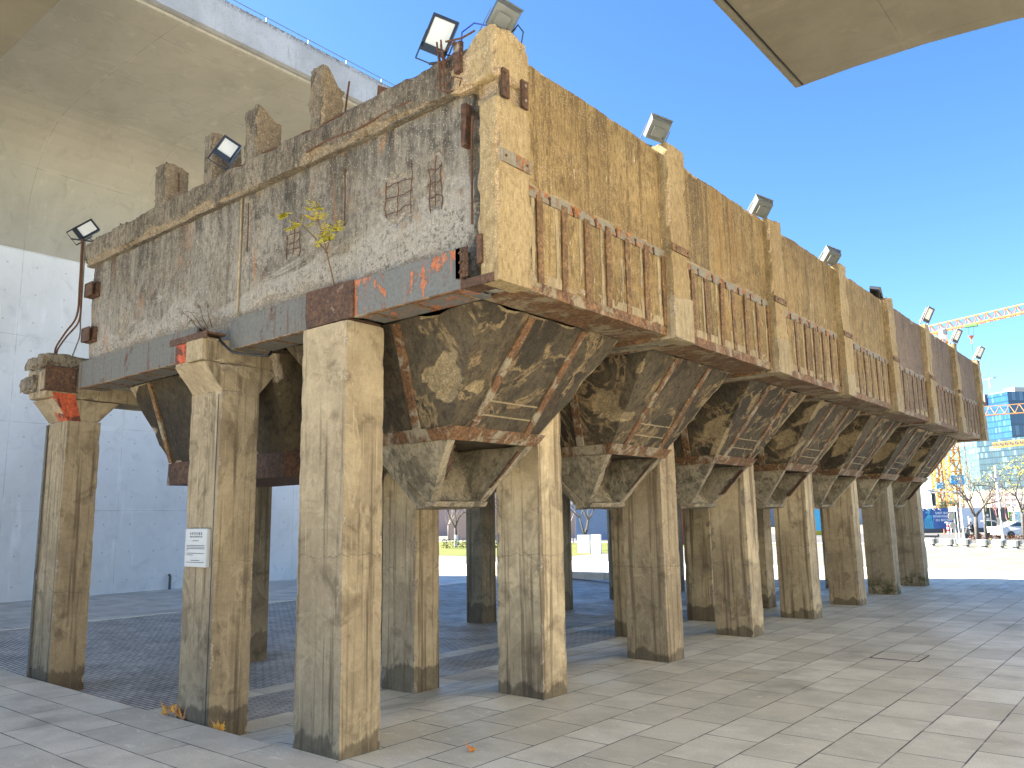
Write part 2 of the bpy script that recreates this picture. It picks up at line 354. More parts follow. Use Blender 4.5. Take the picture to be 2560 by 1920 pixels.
def stone_floor(name, swap, bw, rh, c1, c2, shift=(0, 0), mort=.009, off=.5, jc=(.05, .043, .035), rough=.55, grain=1., bumps=.25):
    t = NT(name); x, y, z = t.xyz()
    a, b = (y, x) if swap else (x, y)
    co = t.comb(t.math('ADD', a, shift[0]), t.math('ADD', b, shift[1]))
    bc, bf = t.brick(co, bw, rh, off, mort)
    k = t.xyz(bc)[0]
    col = t.mix(k, c1, c2)
    n = t.noise(1.1, 5, .6); col = t.mix(t.ramp(n, .35, .7, 0, .45), col, tuple(c*.62 for c in c1))
    n2 = t.noise((3, 9, 1), 5, .7, dist=1.5); col = t.mix(t.ramp(n2, .55, .72, 0, .5), col, tuple(min(1, c*1.35) for c in c2))
    g = t.noise(60, 3, .75); col = t.mix(t.ramp(g, .4, .75, 0, .55*grain), col, tuple(c*.5 for c in c1))
    g2 = t.noise(110, 2, .6, t.off((3, 1, 0))); col = t.mix(t.ramp(g2, .6, .7, 0, .4*grain), col, (.6, .58, .52))
    sp = t.noise(.5, 4, .6, t.off((9, 4, 0))); col = t.mix(t.ramp(sp, .58, .7, 0, .3), col, (.10, .085, .065))
    dirt = t.ramp(t.noise(2.5, 3, .5), .35, .6, .55, 1)
    col = t.mix(t.math('MULTIPLY', bf, dirt), col, jc)
    h = t.math('SUBTRACT', t.math('MULTIPLY', g, .12), bf)
    return t.fin(col, t.ramp(n, .3, .7, rough-.1, rough+.15), t.bump(h, bumps, .004), spec=.35)
M['slab'] = stone_floor('granite_slab_paving', True, 1.02, .64, (.62, .565, .42), (.86, .80, .635), (-.62, -.01))
M['slab_near'] = stone_floor('granite_slab_forecourt', False, 1.6, .555, (.60, .55, .44), (.80, .74, .61), (.3, .60))
M['slab_up'] = stone_floor('granite_slab_upper', True, 1.6, .8, (.50, .49, .46), (.62, .61, .57), (.1, .1), rough=.5)
M['bricks'] = stone_floor('grey_brick_paving', False, .24, .078, (.42, .41, .38), (.62, .61, .57), (0, 0), .011, grain=.5, jc=(.045, .042, .038), rough=.6, bumps=.6)
M['bricks2'] = stone_floor('grey_brick_strip', True, .24, .078, (.38, .365, .32), (.54, .52, .46), (0, 0), .009, grain=.5, jc=(.07, .065, .055), rough=.6, bumps=.5)
M['slab_bounce'] = stone_floor('pale_bounce_slabs', True, 2.4, 1.2, (.60, .55, .45), (.70, .66, .56), (0, 0), .02, jc=(.25, .22, .17), grain=.2)
M['slab_sun'] = stone_floor('dimmed_plaza_slabs', True, 1.8, 1.0, (.17, .155, .12), (.215, .20, .165), (0, 0), .02, jc=(.12, .105, .08), grain=.6)  # slab colour lowered so the plaza in direct sun does not burn out

def gsheet(name, x0, x1, y0, y1, zf, mat, cell=.4, wall=0):
    mb = MB(); nx = max(1, round((x1-x0)/cell)); ny = max(1, round((y1-y0)/cell))
    for j in range(ny+1):
        for i in range(nx+1):
            x = x0+(x1-x0)*i/nx; y = y0+(y1-y0)*j/ny; mb.v.append((x, y, zf(x, y)))
    for j in range(ny):
        for i in range(nx):
            a = j*(nx+1)+i; mb.f.append((a, a+1, a+nx+2, a+nx+1)); mb.m.append(0)
    return put(mb.build(name, mat, smooth=True), kind='structure')
def sst(a, b, x):
    t = max(0, min(1, (x-a)/(b-a))); return t*t*(3-2*t)
def dip(x, y):
    s = min(1-sst(-2.6, -.85, x), sst(-15.8, -9, x)); t = 1-sst(23, 30, y)
    return -.22*s*t
flat = lambda x, y: 0.
gsheet('plaza_paving', -3.15, 9.5, -.05, 34, dip, M['slab'])
gsheet('brick_strip', -4.45, -3.15, -.05, 34, dip, M['bricks2'])
gsheet('slab_band', -4.95, -4.45, -.05, 34, dip, M['slab'])
gsheet('brick_paving', -15.35, -4.95, -.05, 34, dip, M['bricks'])
gsheet('upper_paving', -24.5, -15.35, -.05, 34, flat, M['slab_up'])
gsheet('forecourt_paving', -24.5, .3, -25, -.05, flat, M['slab_near'], 1)
gsheet('side_paving', .3, 9.5, -25, -.05, flat, M['slab'], 2)
gsheet('plaza', -24.5, 40, 34, 60.2, flat, M['slab_sun'], 4)
gsheet('bounce_plaza', 9.5, 40, -25, 34, flat, M['slab_bounce'], 4)  # unseen paving added pale, to bounce sunlight onto the facade
mb = MB()      # riser of the forecourt edge down to the lower paving
for i in range(60):
    xa = -15.8+15.2*i/60; xb = -15.8+15.2*(i+1)/60
    mb.add([(xa, -.05, 0), (xb, -.05, 0), (xb, -.05, dip(xb, 0)-.01), (xa, -.05, dip(xa, 0)-.01)], [(0, 1, 2, 3)])
put(mb.build('paving_edge', M['slab_near']), kind='structure')
t = NT('asphalt'); n = t.noise(1.2, 5); g = t.noise(40, 2)
M['asphalt'] = t.fin(t.mix(t.ramp(n, .3, .7), (.085, .083, .08), (.12, .117, .112)), .85, t.bump(g, .2, .01))
t = NT('lawn'); n = t.noise(.35, 6, .7); g = t.noise(9, 4, .7)
M['grass'] = t.fin(t.mix(t.ramp(g, .3, .7), t.mix(t.ramp(n, .4, .62), (.12, .15, .02), (.21, .17, .05)), (.05, .07, .01)), .9, t.bump(g, .6, .05))
t = NT('earth'); n = t.noise(.4, 6, .7)
M['earth'] = t.fin(t.mix(t.ramp(n, .3, .7), (.19, .175, .14), (.15, .14, .11)), .9)

# the ground beyond, one sheet with an opening where the paving lies
def quadsheet(name, rects, z, mat):
    mb = MB()
    for (x0, x1, y0, y1) in rects: mb.add([(x0, y0, z), (x1, y0, z), (x1, y1, z), (x0, y1, z)], [(0, 1, 2, 3)])
    return put(mb.build(name, mat), kind='structure')
quadsheet('ground', [(-1500, -24.5, -1500, 1500), (40, 1500, -1500, 1500), (-24.5, 40, -1500, -25), (-24.5, 40, 60.2, 1500)], -.012, M['earth'])

# ------------------------------------------------------------------ museum vaults
def vaultmat(name, base, dark, joints, holes=True, pale=.4, stain=.5, seed=0):
    t = NT(name); uvn = t.t.nodes.new('ShaderNodeUVMap'); uv = uvn.outputs[0]; P = t.off((seed*9.1, seed*4.7, seed))
    big = t.noise(.35, 6, .62, P, dist=.5); med = t.noise(1.6, 6, .68, P, dist=.8); f = t.noise(30, 4, .6)
    col = t.mix(t.ramp(big, .35, .7), base, dark)
    col = t.mix(t.ramp(med, .5, .72, 0, stain), col, tuple(c*.7 for c in base))
    col = t.mix(t.ramp(t.noise((2.2, 2.2, .4), 6, .7, t.off((8, 1, 3), P)), .56, .72, 0, pale), col, tuple(min(1, c*1.28) for c in base))
    col = t.mix(t.ramp(f, .3, .7, 0, .12), col, dark)
    u, v, _ = t.xyz(uv); h = t.math('MULTIPLY', f, .3)
    ju, jv, su, sv = joints
    nz = t.noise(1.5, 3, .5); jm = t.ramp(nz, .35, .6, .08, .5)
    for ax, per, sh in ((u, ju, su), (v, jv, sv)):
        m = t.math('ABSOLUTE', t.math('SUBTRACT', t.math('FRACT', t.math('DIVIDE', t.math('ADD', ax, sh), per)), .5))
        k = t.ramp(m, .5-.011/per, .5-.006/per)
        col = t.mix(t.math('MULTIPLY', k, jm), col, tuple(c*.35 for c in dark)); h = t.math('SUBTRACT', h, k)
        k2 = t.ramp(m, .5-.14/per, .5); k2 = t.math('MULTIPLY', k2, t.ramp(t.noise(.9, 4, .6, t.off((5, 5, 5), P)), .5, .66, 0, .35))
        col = t.mix(k2, col, tuple(min(1, c*1.3) for c in base))
    if holes:
        fu = t.math('SUBTRACT', t.math('FRACT', t.math('DIVIDE', t.math('ADD', u, su), ju/4)), .5)
        fv = t.math('SUBTRACT', t.math('FRACT', t.math('DIVIDE', t.math('ADD', v, sv), jv/3)), .5)
        d = t.math('SQRT', t.math('ADD', t.math('POWER', t.math('MULTIPLY', fu, ju/4), 2), t.math('POWER', t.math('MULTIPLY', fv, jv/3), 2)))
        k = t.ramp(d, .022, .036, 1, 0); col = t.mix(t.math('MULTIPLY', k, .5), col, tuple(c*.4 for c in dark)); h = t.math('SUBTRACT', h, k)
    return t.fin(col, .8, t.bump(h, .3, .01), spec=.2)
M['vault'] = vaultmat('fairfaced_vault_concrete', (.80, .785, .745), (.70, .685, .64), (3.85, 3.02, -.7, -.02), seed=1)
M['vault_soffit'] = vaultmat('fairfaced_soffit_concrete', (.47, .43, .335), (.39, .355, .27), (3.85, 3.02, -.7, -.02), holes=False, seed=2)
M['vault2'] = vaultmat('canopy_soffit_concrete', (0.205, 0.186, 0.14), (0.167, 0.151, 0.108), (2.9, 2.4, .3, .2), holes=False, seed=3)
t = NT('fascia_concrete'); a = t.noise((.8, .8, .8), 6, .65); b = t.noise((7, 7, .7), 5, .65); c = t.noise(14, 5, .7)
col = t.mix(t.ramp(a, .3, .7), (.50, .50, .49), (.38, .38, .37)); col = t.mix(t.ramp(b, .55, .75, 0, .6), col, (.22, .22, .215))
z = t.xyz()[2]; col = t.mix(t.math('MULTIPLY', t.ramp(z, 17.35, 17.62), t.ramp(c, .4, .6)), col, (.09, .09, .09))
M['vault3'] = vaultmat('shaded_canopy_concrete', (.17, .155, .115), (.13, .118, .085), (2.9, 2.4, .3, .2), holes=False, seed=6)  # darker copy of the canopy concrete, shade put into its colour
M['fascia'] = t.fin(t.mix(t.ramp(c, .5, .7, 0, .4), col, (.25, .25, .245)), .85, t.bump(c, .4, .01))
M['lip'] = plain('pale_drip_edge', (.5, .45, .34), .7, 0, .2, 5)

def vault(name, label, prof, ytop, y0, y1, mats, soffit_from=0, thick=.6, close=None):
    """prof: list of (x, z) from wall foot to free edge along the inner face; the shell is thick metres deep"""
    root = empty(name, (prof[0][0], (y0+y1)/2, 0), label, 'museum vault')
    arc = [0]
    for a, b in zip(prof, prof[1:]): arc.append(arc[-1]+math.hypot(b[0]-a[0], b[1]-a[1]))
    # wall and shell as separate parts
    def strip(i0, i1, nm, mat):
        mb = MB(); mb.uv = []; ys = [y0, y1]
        pts = prof[i0:i1+1]; outer = []
        for k, p in enumerate(pts):
            i = i0+k; q0 = prof[max(i-1, 0)]; q1 = prof[min(i+1, len(prof)-1)]
            d = Vector((q1[0]-q0[0], q1[1]-q0[1])).normalized(); sgn = 1 if prof[-1][0] > prof[0][0] else -1
            outer.append((p[0]-d.y*thick*sgn, p[1]+d.x*thick*sgn))
        n = len(pts)
        for y in ys:
            for k in range(n): mb.v.append((*[pts[k][0]], y, pts[k][1])); mb.uv.append((y, arc[i0+k]))
            for k in range(n): mb.v.append((outer[k][0], y, outer[k][1])); mb.uv.append((y, arc[i0+k]+.03))
        N = 2*n
        for k in range(n-1):
            mb.f += [(k, k+1, N+k+1, N+k), (n+k, N+n+k, N+n+k+1, n+k+1), (k, n+k, n+k+1, k+1), (N+k, N+k+1, N+n+k+1, N+n+k)]
        mb.f += [(0, N, N+n, n), (n-1, 2*n-1, N+2*n-1, N+n-1)]
        mb.m = [0]*len(mb.f)
        o = mb.build(nm, mat, root, fix=True); o.location = -Vector(root.location); return o
    if soffit_from: strip(0, soffit_from, 'wall', mats[0])
    strip(soffit_from, len(prof)-1, 'vaulted_roof', mats[1])
    return root
prof = [(-23.5, -.05), (-23.5, 6.04), (-23.5, 12.08)]
cx, cz = -20.2, 12.9
for k in range(1, 13):
    q = math.pi/2*k/12; prof.append((cx-3.3*math.cos(q), cz+3.55*math.sin(q)-.0))
prof[3:3] = [(-23.5, 12.7)]
prof += [(-17.5, 16.48), (-15, 16.45), (-13.3, 16.4)]
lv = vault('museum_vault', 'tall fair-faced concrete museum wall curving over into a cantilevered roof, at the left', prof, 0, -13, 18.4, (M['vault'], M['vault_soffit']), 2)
def sub(mb, nm, mat, root, **k):
    o = mb.build(nm, mat, root, **k); o.location = -Vector(root.location); return o
mb = MB(); mb.box(-13.3, -13.18, -13, 18.4, 16.403, 16.50); sub(mb, 'drip_edge', M['lip'], lv)
mb = MB(); mb.box(-13.18, -12.98, -22, 18.4, 16.50, 16.66); sub(mb, 'edge_recess', M['vault_soffit'], lv) if False else None
mb = MB(); mb.box(-13.9, -12.95, -13, 18.45, 16.52, 17.6); sub(mb, 'fascia', M['fascia'], lv)
mb = MB()
for k in range(21): mb.bar((-13, -13+k*1.55, 17.6), (-13, -13+k*1.55, 17.78), .012)
mb.bar((-13, -13, 17.78), (-13, 18.4, 17.78), .012); sub(mb, 'lightning_cable', M['silver'], lv)
mb = MB(); mb.tube([(-23.38, 10.5, 0), (-23.38, 10.5, .5), (-23.46, 10.5, .55)], .05, n=8); sub(mb, 'downpipe_stub', M['silver'], lv)

prof = []
for k in range(6, 15):
    q = math.pi/2*k/14; prof.append((2.6+12.9*math.cos(q), 5.5+6.52*math.sin(q)))
prof += [(1.394, 12.)]
full = [(15.5, -.05), (15.5, 5.5)] + [(2.6+12.9*math.cos(math.pi/2*k/14), 5.5+6.52*math.sin(math.pi/2*k/14)) for k in range(1, 7)]
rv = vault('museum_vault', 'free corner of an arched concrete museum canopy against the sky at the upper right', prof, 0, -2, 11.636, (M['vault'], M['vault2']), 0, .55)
mb = MB(); mb.uv = []; th = .55
for y in (-2, 1):
    for (x, z) in full: mb.v.append((x, y, z)); mb.uv.append((y, z))
    for (x, z) in full: mb.v.append((x+th, y, z+.3)); mb.uv.append((y, z))
n = len(full); N = 2*n
for k in range(n-1): mb.f += [(k, k+1, N+k+1, N+k), (n+k, N+n+k, N+n+k+1, n+k+1), (k, n+k, n+k+1, k+1), (N+k, N+k+1, N+n+k+1, N+n+k)]
mb.m = [0]*len(mb.f)
sub(mb, 'wall', M['vault'], rv, fix=True)
mb = MB(); mb.box(1.33, 1.394, -2, 11.64, 12.003, 12.6); sub(mb, 'fascia', M['vault2'], rv)
mb = MB(); mb.box(1.50, 1.53, -2, 11.6, 11.985, 12.0); sub(mb, 'drip_groove', M['black'], rv)
prof = [(-19, -.05), (-19, 9)]
for k in range(1, 9):
    q = math.pi/2*k/8; prof.append((-13-6*math.cos(q), 9+3*math.sin(q)))
prof += [(-1.5, 12.02)]
ov = vault('museum_vault', 'dark underside of a nearer concrete canopy cutting across the top left corner', prof, 0, -9, -.48, (M['vault'], M['vault3']), 1, .6)  # unseen extent shaped to keep the sun off the end wall

mw = empty('bounce_wall', (20, 1, 0), 'unseen sunlit wall added to bounce warm light onto the hopper building', 'building')  # added out-of-view wall, bounces warm sunlight onto facade and paving
mb = MB(); mb.uv = None; mb.box(20, 20.6, -12, 15, -.05, 12); sub(mb, 'wall', plain('bounce_wall_paint', (.78, .71, .58), .8, 0, .08, 1), mw)
mb = MB(); mb.box(19.9, 20.7, -12.1, 15.1, 12, 12.3); sub(mb, 'coping', M['fascia'], mw)
# ------------------------------------------------------------------ the coal hopper building
SP = 3.5; NB = 7
bunk = empty('coal_hopper_building', (0, 0, 0), 'long weathered concrete coal-hopper building raised on square columns, with rusted steel trim', 'industrial ruin')
rnd = random.Random(4)

# columns
for k in range(NB+1):
    y = SP*k; near = k < 3
    c = .06 if k == 0 else .09 if k < 3 else .16
    mb = MB(); mb.rbox(-.81, 0, y, y+.56, -.3, 4.72, c, amp=.0025, eamp=.011, seed=k, efreq=5)
    o = mb.build('column', M['column_near'] if k == 0 else M['column'] if k < 6 else M['column_moss'], bunk)
    for row, (xa, xb, zt, mat) in enumerate((((-3.31), -2.55, 4.2, 'column'), (-8.14, -7.35, 4.23, 'column_dark'))):
        mb = MB(); m = M[mat] if k else M['column_near']
        if row == 1 and k > 0:
            ch = .26; vs = []
            for z in (-.5, zt): vs += [(xa+ch, y, z), (xb, y, z), (xb, y+.56, z), (xa, y+.56, z), (xa, y+ch, z)]
            mb.add(vs, [(0, 1, 6, 5), (1, 2, 7, 6), (2, 3, 8, 7), (3, 4, 9, 8), (4, 0, 5, 9), (5, 6, 7, 8, 9), (4, 3, 2, 1, 0)])
        else: mb.rbox(xa, xb, y, y+.56, -.5, zt, .07 if k == 0 else .16, amp=.003, eamp=.013, seed=20+k+row, efreq=5)
        col = mb.build('column', m, bunk)
        # haunched head
        mb = MB(); z1 = zt+.36; e0 = .27; e1 = .3; cc = 6 if k < 2 else 2
        mb.hexa([(xa, y, zt), (xb, y, zt), (xa, y+.56, zt), (xb, y+.56, zt), (xa, y-e0, z1), (xb, y-e0, z1), (xa, y+.56+e1, z1), (xb, y+.56+e1, z1)], (cc, cc*2, cc//2), amp=.008, eamp=.03, seed=k)
        mb.build('column_head', m, bunk)
# longitudinal beams on the two inner rows
for xa, xb, z0, z1, ys in ((-3.31, -2.56, 4.56, 4.9, -.26), (-8.12, -7.36, 4.6, 5.12, -.38)):
    mb = MB(); mb.rbox(xa, xb, ys, .5, z0, z1, .07, amp=.012, eamp=.06, seed=31)
    mb.rbox(xa, xb, .5, 25.2, z0, z1, .5, amp=.01, eamp=.03, seed=32)
    mb.build('longitudinal_beam', M['column_near'], bunk)
mb = MB(); mb.rbox(-8.2, -7.34, -.42, .9, 5.12, 5.34, .06, amp=.03, eamp=.13, seed=33, efreq=4); mb.rbox(-8.24, -7.7, -.46, .2, 4.72, 5.0, .05, amp=.02, eamp=.09, seed=35, efreq=5)
mb.build('broken_beam_end', M['coping'], bunk)
mb = MB(); mb.box(-7.36, -7.325, -.40, .10, 4.72, 5.09); mb.box(-7.5, -7.30, -.43, .12, 5.09, 5.115); mb.box(-7.5, -7.31, -.41, .12, 4.70, 4.722)
o = mb.build('steel_end_plate', M['dark_rust'], bunk)
mb = MB(); mb.add([(-7.345, -.27, 4.68), (-7.345, .10, 4.68), (-7.345, .22, 4.22), (-7.345, -.01, 4.22), (-7.36, -.27, 4.68), (-7.36, .10, 4.68), (-7.36, .22, 4.22), (-7.36, -.01, 4.22),
    (-7.62, -.29, 4.68), (-7.62, -.02, 4.22)], [(0, 3, 2, 1), (0, 1, 5, 4), (0, 8, 9, 3)])
mb.build('red_primer_plate', M['red_rust'], bunk)
mb = MB(); mb.box(-3.40, -2.5, -.30, .0, 4.92, 4.945); mb.box(-3.42, -2.48, -.302, -.285, 4.86, 4.95); mb.build('bracket_plate', M['dark_rust'], bunk)
mb = MB(); mb.box(-3.30, -2.98, -.275, -.262, 4.60, 4.86); mb.build('bracket_red_face', M['red_rust'], bunk)
mb = MB(); mb.rbox(-2.97, -2.57, -.30, .0, 4.58, 4.86, .08, amp=.004, eamp=.01); mb.build('bracket_block', M['plaster'], bunk)

# steel beam along the end, in three lengths
def end_beam(xa, xb, yf, nm, mat, z1=5.2):
    mb = MB(); mb.rbox(xa, xb, yf, yf+.03, 4.75, z1, .12, amp=.005, eamp=.006, seed=xa)
    mb.box(xa, xb, yf+.03, yf+.46, 4.752, 4.775); mb.box(xa, xb, yf+.03, yf+.2, z1-.025, z1-.003)
    mb.box(xa, xb, yf+.43, yf+.46, 4.775, 5.0)
    x = xa+.25
    while x < xb-.1:
        mb.box(x, x+.05, yf+.04, yf+.42, 4.742, 4.752, 1); x += .62
    mb.box(xa, xb, yf+.002, yf+.06, 4.738, 4.752, 1)
    return mb.build(nm, [mat, M['rust']], bunk)
put(end_beam(-7.15, -3.36, .05, 'steel_edge_beam', M['grey_paint'], 5.2), 'grey painted steel beam with thin rust runs')
put(end_beam(-2.50, -.80, .055, 'steel_edge_beam', M['grey_paint'], 5.16))
put(end_beam(.075, 1.74, .04, 'steel_edge_beam', M['orange_paint'], 5.17), 'grey steel beam with orange primer showing through')
mb = MB(); mb.rbox(-.80, .075, .015, .045, 4.74, 5.19, .08, amp=.006, eamp=.02, seed=3); mb.box(-.82, .0, .045, .5, 4.728, 4.75); mb.build('splice_plate', M['dark_rust'], bunk)
mb = MB()
mb.box(1.74, 2.15, .03, .30, 4.755, 4.785); mb.box(1.74, 2.18, .028, .05, 4.74, 4.83); mb.box(1.70, 1.76, .0, .06, 4.85, 5.16); mb.box(1.70, 1.86, .0, .015, 4.85, 5.16)
for z in (4.9, 5.0, 5.1): mb.tube([(1.76, -.01, z), (1.86, -.06, z+.01), (1.88, -.05, z-.05)], .012, 0)
mb.box(1.98, 2.04, .01, .05, 4.95, 5.25)
mb.build('corner_angle', M['dark_rust'], bunk)

# end wall with spalled patches and exposed bars
SPALL = [(.66, 6.05, .27, .34), (1.24, 6.05, .13, .34), (-1.3, 5.98, .18, .22), (-.28, 6.3, .07, .4), (-2.35, 6.45, .10, .45), (-5.9, 5.65, .14, .3)]
def ewcb(p, ext):
    d = 0; wv = noise.noise(p*5)*.35+noise.noise(p*13)*.25
    for (x, z, rx, rz) in SPALL:
        q = math.hypot((p.x-x)/rx, (p.z-z)/rz)+wv
        d = max(d, 1-sst(.75, 1.05, q))
    q = (p.x-1.80)+noise.noise(Vector((1, 5, p.z*2.2)))*.10   # the torn edge beside the corner pier
    d2 = sst(-.03, .05, q)
    q2 = 1-sst(.0, .18, p.z-5.2+noise.noise(p*3)*.16)
    w_ = max(d, d2, q2*.9)
    if ext[1] < 0 and w_ > 0:
        return (Vector((0, (.035*d+.16*d2+.02*q2)*(1+noise.noise(p*16)*.8) + d2*noise.noise(p*9)*.12, 0)), w_)
    return None
mb = MB(); mb.rbox(-7.12, 1.89, .17, .55, 4.8, 6.95, .05, amp=.006, eamp=.02, seed=41, cb=ewcb, skip=('+y',))
mb.build('end_wall', M['endwall'], bunk)
mb = MB(); mb.box(1.86, 2.02, .42, .55, 4.8, 6.9); zz = 4.95
while zz < 6.75:
    hh = rnd.uniform(.05, .13); x_ = rnd.uniform(1.84, 1.90); mb.rbox(x_, x_+rnd.uniform(.07, .12), rnd.uniform(.12, .24), .5, zz, zz+hh, .03, amp=.02, eamp=.05, seed=zz, efreq=9); zz += hh+rnd.uniform(.0, .05)
mb.build('rubble_joint', M['coping'], bunk)
mb = MB()
for (x, z, rx, rz) in SPALL[:3]:
    n = 4 if rx > .3 else 3
    for i in range(n):
        xx = x-rx*.75+1.5*rx*i/(n-1)+rnd.uniform(-.02, .02); lo = z-rz*rnd.uniform(.5, 1.0); hi = z+rz*rnd.uniform(.5, 1.1)
        mb.tube([(xx+rnd.uniform(-.012, .012), .168+rnd.uniform(-.008, .012), lo+(hi-lo)*j/4) for j in range(5)], .0065, n=5)
    for zz in (z-rz*.45, z+rz*.05, z+rz*.5):
        mb.tube([(x-rx*.8+1.6*rx*j/4, .162+rnd.uniform(-.006, .01), zz+rnd.uniform(-.02, .02)) for j in range(5)], .0055, n=5)
    mb.build('rebar_mesh', M['rebar'], bunk); mb = MB()
for x, z0, z1 in ((-.28, 5.95, 6.68), (-2.35, 6.1, 6.8)): mb.tube([(x, .165, z0), (x+.01, .16, (z0+z1)/2), (x-.01, .165, z1)], .01, n=5)
mb.tube([(1.75, .12, 6.7), (1.72, .08, 6.5), (1.77, .12, 6.3)], .02); mb.tube([(1.86, .1, 6.6), (1.9, .05, 6.55), (1.86, .08, 6.2), (1.88, .06, 5.4)], .012)
mb.build('exposed_rebar', M['rebar'], bunk)
mb = MB(); mb.tube([(-2.51, .15, 6.9), (-2.50, .15, 6.2), (-2.515, .15, 5.22)], .014, n=6); mb.build('joint_strip', M['plaster'], bunk)
mb = MB()
for z in (6.45, 5.66):
    mb = MB(); mb.box(-7.10, -6.82, .10, .17, z-.13, z+.13); mb.box(-7.11, -6.83, .03, .05, z-.12, z+.12); mb.box(-7.12, -7.09, .03, .17, z-.12, z+.12); mb.build('wall_cleat', M['dark_rust'], bunk)
mb = MB(); mb.rbox(1.73, 1.80, .06, .16, 6.28, 6.75, .05, amp=.015, eamp=.02, seed=3); mb.build('torn_bracket', M['dark_rust'], bunk)

# coping beam above the end wall (its lower arris badly chipped)
def cocb(p, ext):
    if ext[1] < 0:
        k = (1-sst(.0, .17, p.z-6.91+noise.noise(p*2.2)*.12))*sst(-.1, .25, noise.noise(Vector((p.x*.9, 0, 3))) + (.35 if p.x < -3 else 0) + (.2 if -.9 < p.x < .9 else 0))
        if k > 0: return (Vector((0, k*.06*(1+noise.noise(p*14)), k*.02)), k)
    return None
mb = MB(); mb.rbox(-7.22, 2.0, .035, .44, 6.91, 7.34, .06, amp=.012, eamp=.05, seed=43, cb=cocb)
mb.build('coping_beam', M['coping'], bunk)
mb = MB(); mb.tube([(-7.1+9.0*i/40, .10+.01*math.sin(i*2.1), 7.36+.012*math.sin(i*1.7)) for i in range(41)], .012, n=5); mb.tube([(-.9+1.9*i/8, .04+.008*math.sin(i*2), 7.04+.02*math.sin(i*1.1)) for i in range(9)], .012, n=5)
mb.build('coping_rebar', M['rebar'], bunk)
for i, (xa, xb, zt, yd) in enumerate(((-4.86, -4.52, 8.03, .38), (-3.43, -3.18, 8.09, .46), (-2.36, -2.07, 8.13, .40), (-.91, -.64, 8.15, .34))):
    mb = MB()
    dz = (.04, .03, .16, .20)[i]
    def stcb(p, ext, zt=zt, dz=dz, yd=yd):
        k = sst(7.9, zt, p.z)*sst(.12, yd, p.y); q = noise.noise(p*5)
        w_ = .75 if (ext[0] or ext[2]) and not ext[1] < 0 else .35 if ext[1] < 0 and q > .1 else 0
        return (Vector((0, 0, -dz*k*(1+q*.5))), w_)
    mb.rbox(xa, xb, .06, .06+yd, 7.3, zt, .045, amp=.016, eamp=.045, seed=50+i, cb=stcb, efreq=4)
    o = mb.build('broken_stump', M['coping'], bunk)
mb = MB()
mb.tube([(-.62, .40, 7.5), (-.60, .42, 7.8), (-.58, .44, 8.05)], .014)
mb.tube([(-4.50, .25, 7.9), (-4.50, .27, 7.6)], .012)
mb.tube([(-6.25, .2, 7.3), (-6.27, .2, 7.5), (-6.2, .2, 7.42)], .03, r2=.01)
mb.add([(.35, .1, 7.33), (.6, .1, 7.36), (.37, .1, 7.5), (.35, .13, 7.33), (.6, .13, 7.36), (.37, .13, 7.5)], [(0, 1, 2), (5, 4, 3), (0, 3, 4, 1), (1, 4, 5, 2), (2, 5, 3, 0)])
mb.build('bent_rebar', M['rebar'], bunk)
# rebar cage hanging from the coping near the corner
mb = MB()
for x in (1.50, 1.56): mb.tube([(x, .02, 7.22), (x-.02, -.04, 7.45), (x, -.06, 7.5), (x+.03, -.05, 7.2), (x+.02, -.03, 6.95), (x+.1, .0, 6.9)], .011, n=5)
for z in (7.4, 7.27, 7.13, 7.0): mb.tube([(1.5, -.06, z), (1.6, -.05, z-.04), (1.72, -.03, z+.03), (1.78, .02, z+.01), (1.74, .03, z-.06)], .008, n=5)
mb.tube([(1.6, -.03, 7.48), (1.8, .0, 7.45), (1.95, .05, 7.5)], .011)
mb.build('rebar_cage', M['rebar'], bunk)
mb = MB(); mb.rbox(1.70, 1.80, -.02, .03, 7.08, 7.42, .05, amp=.008, eamp=.02, seed=9); mb.build('cage_plate', M['dark_rust'], bunk)

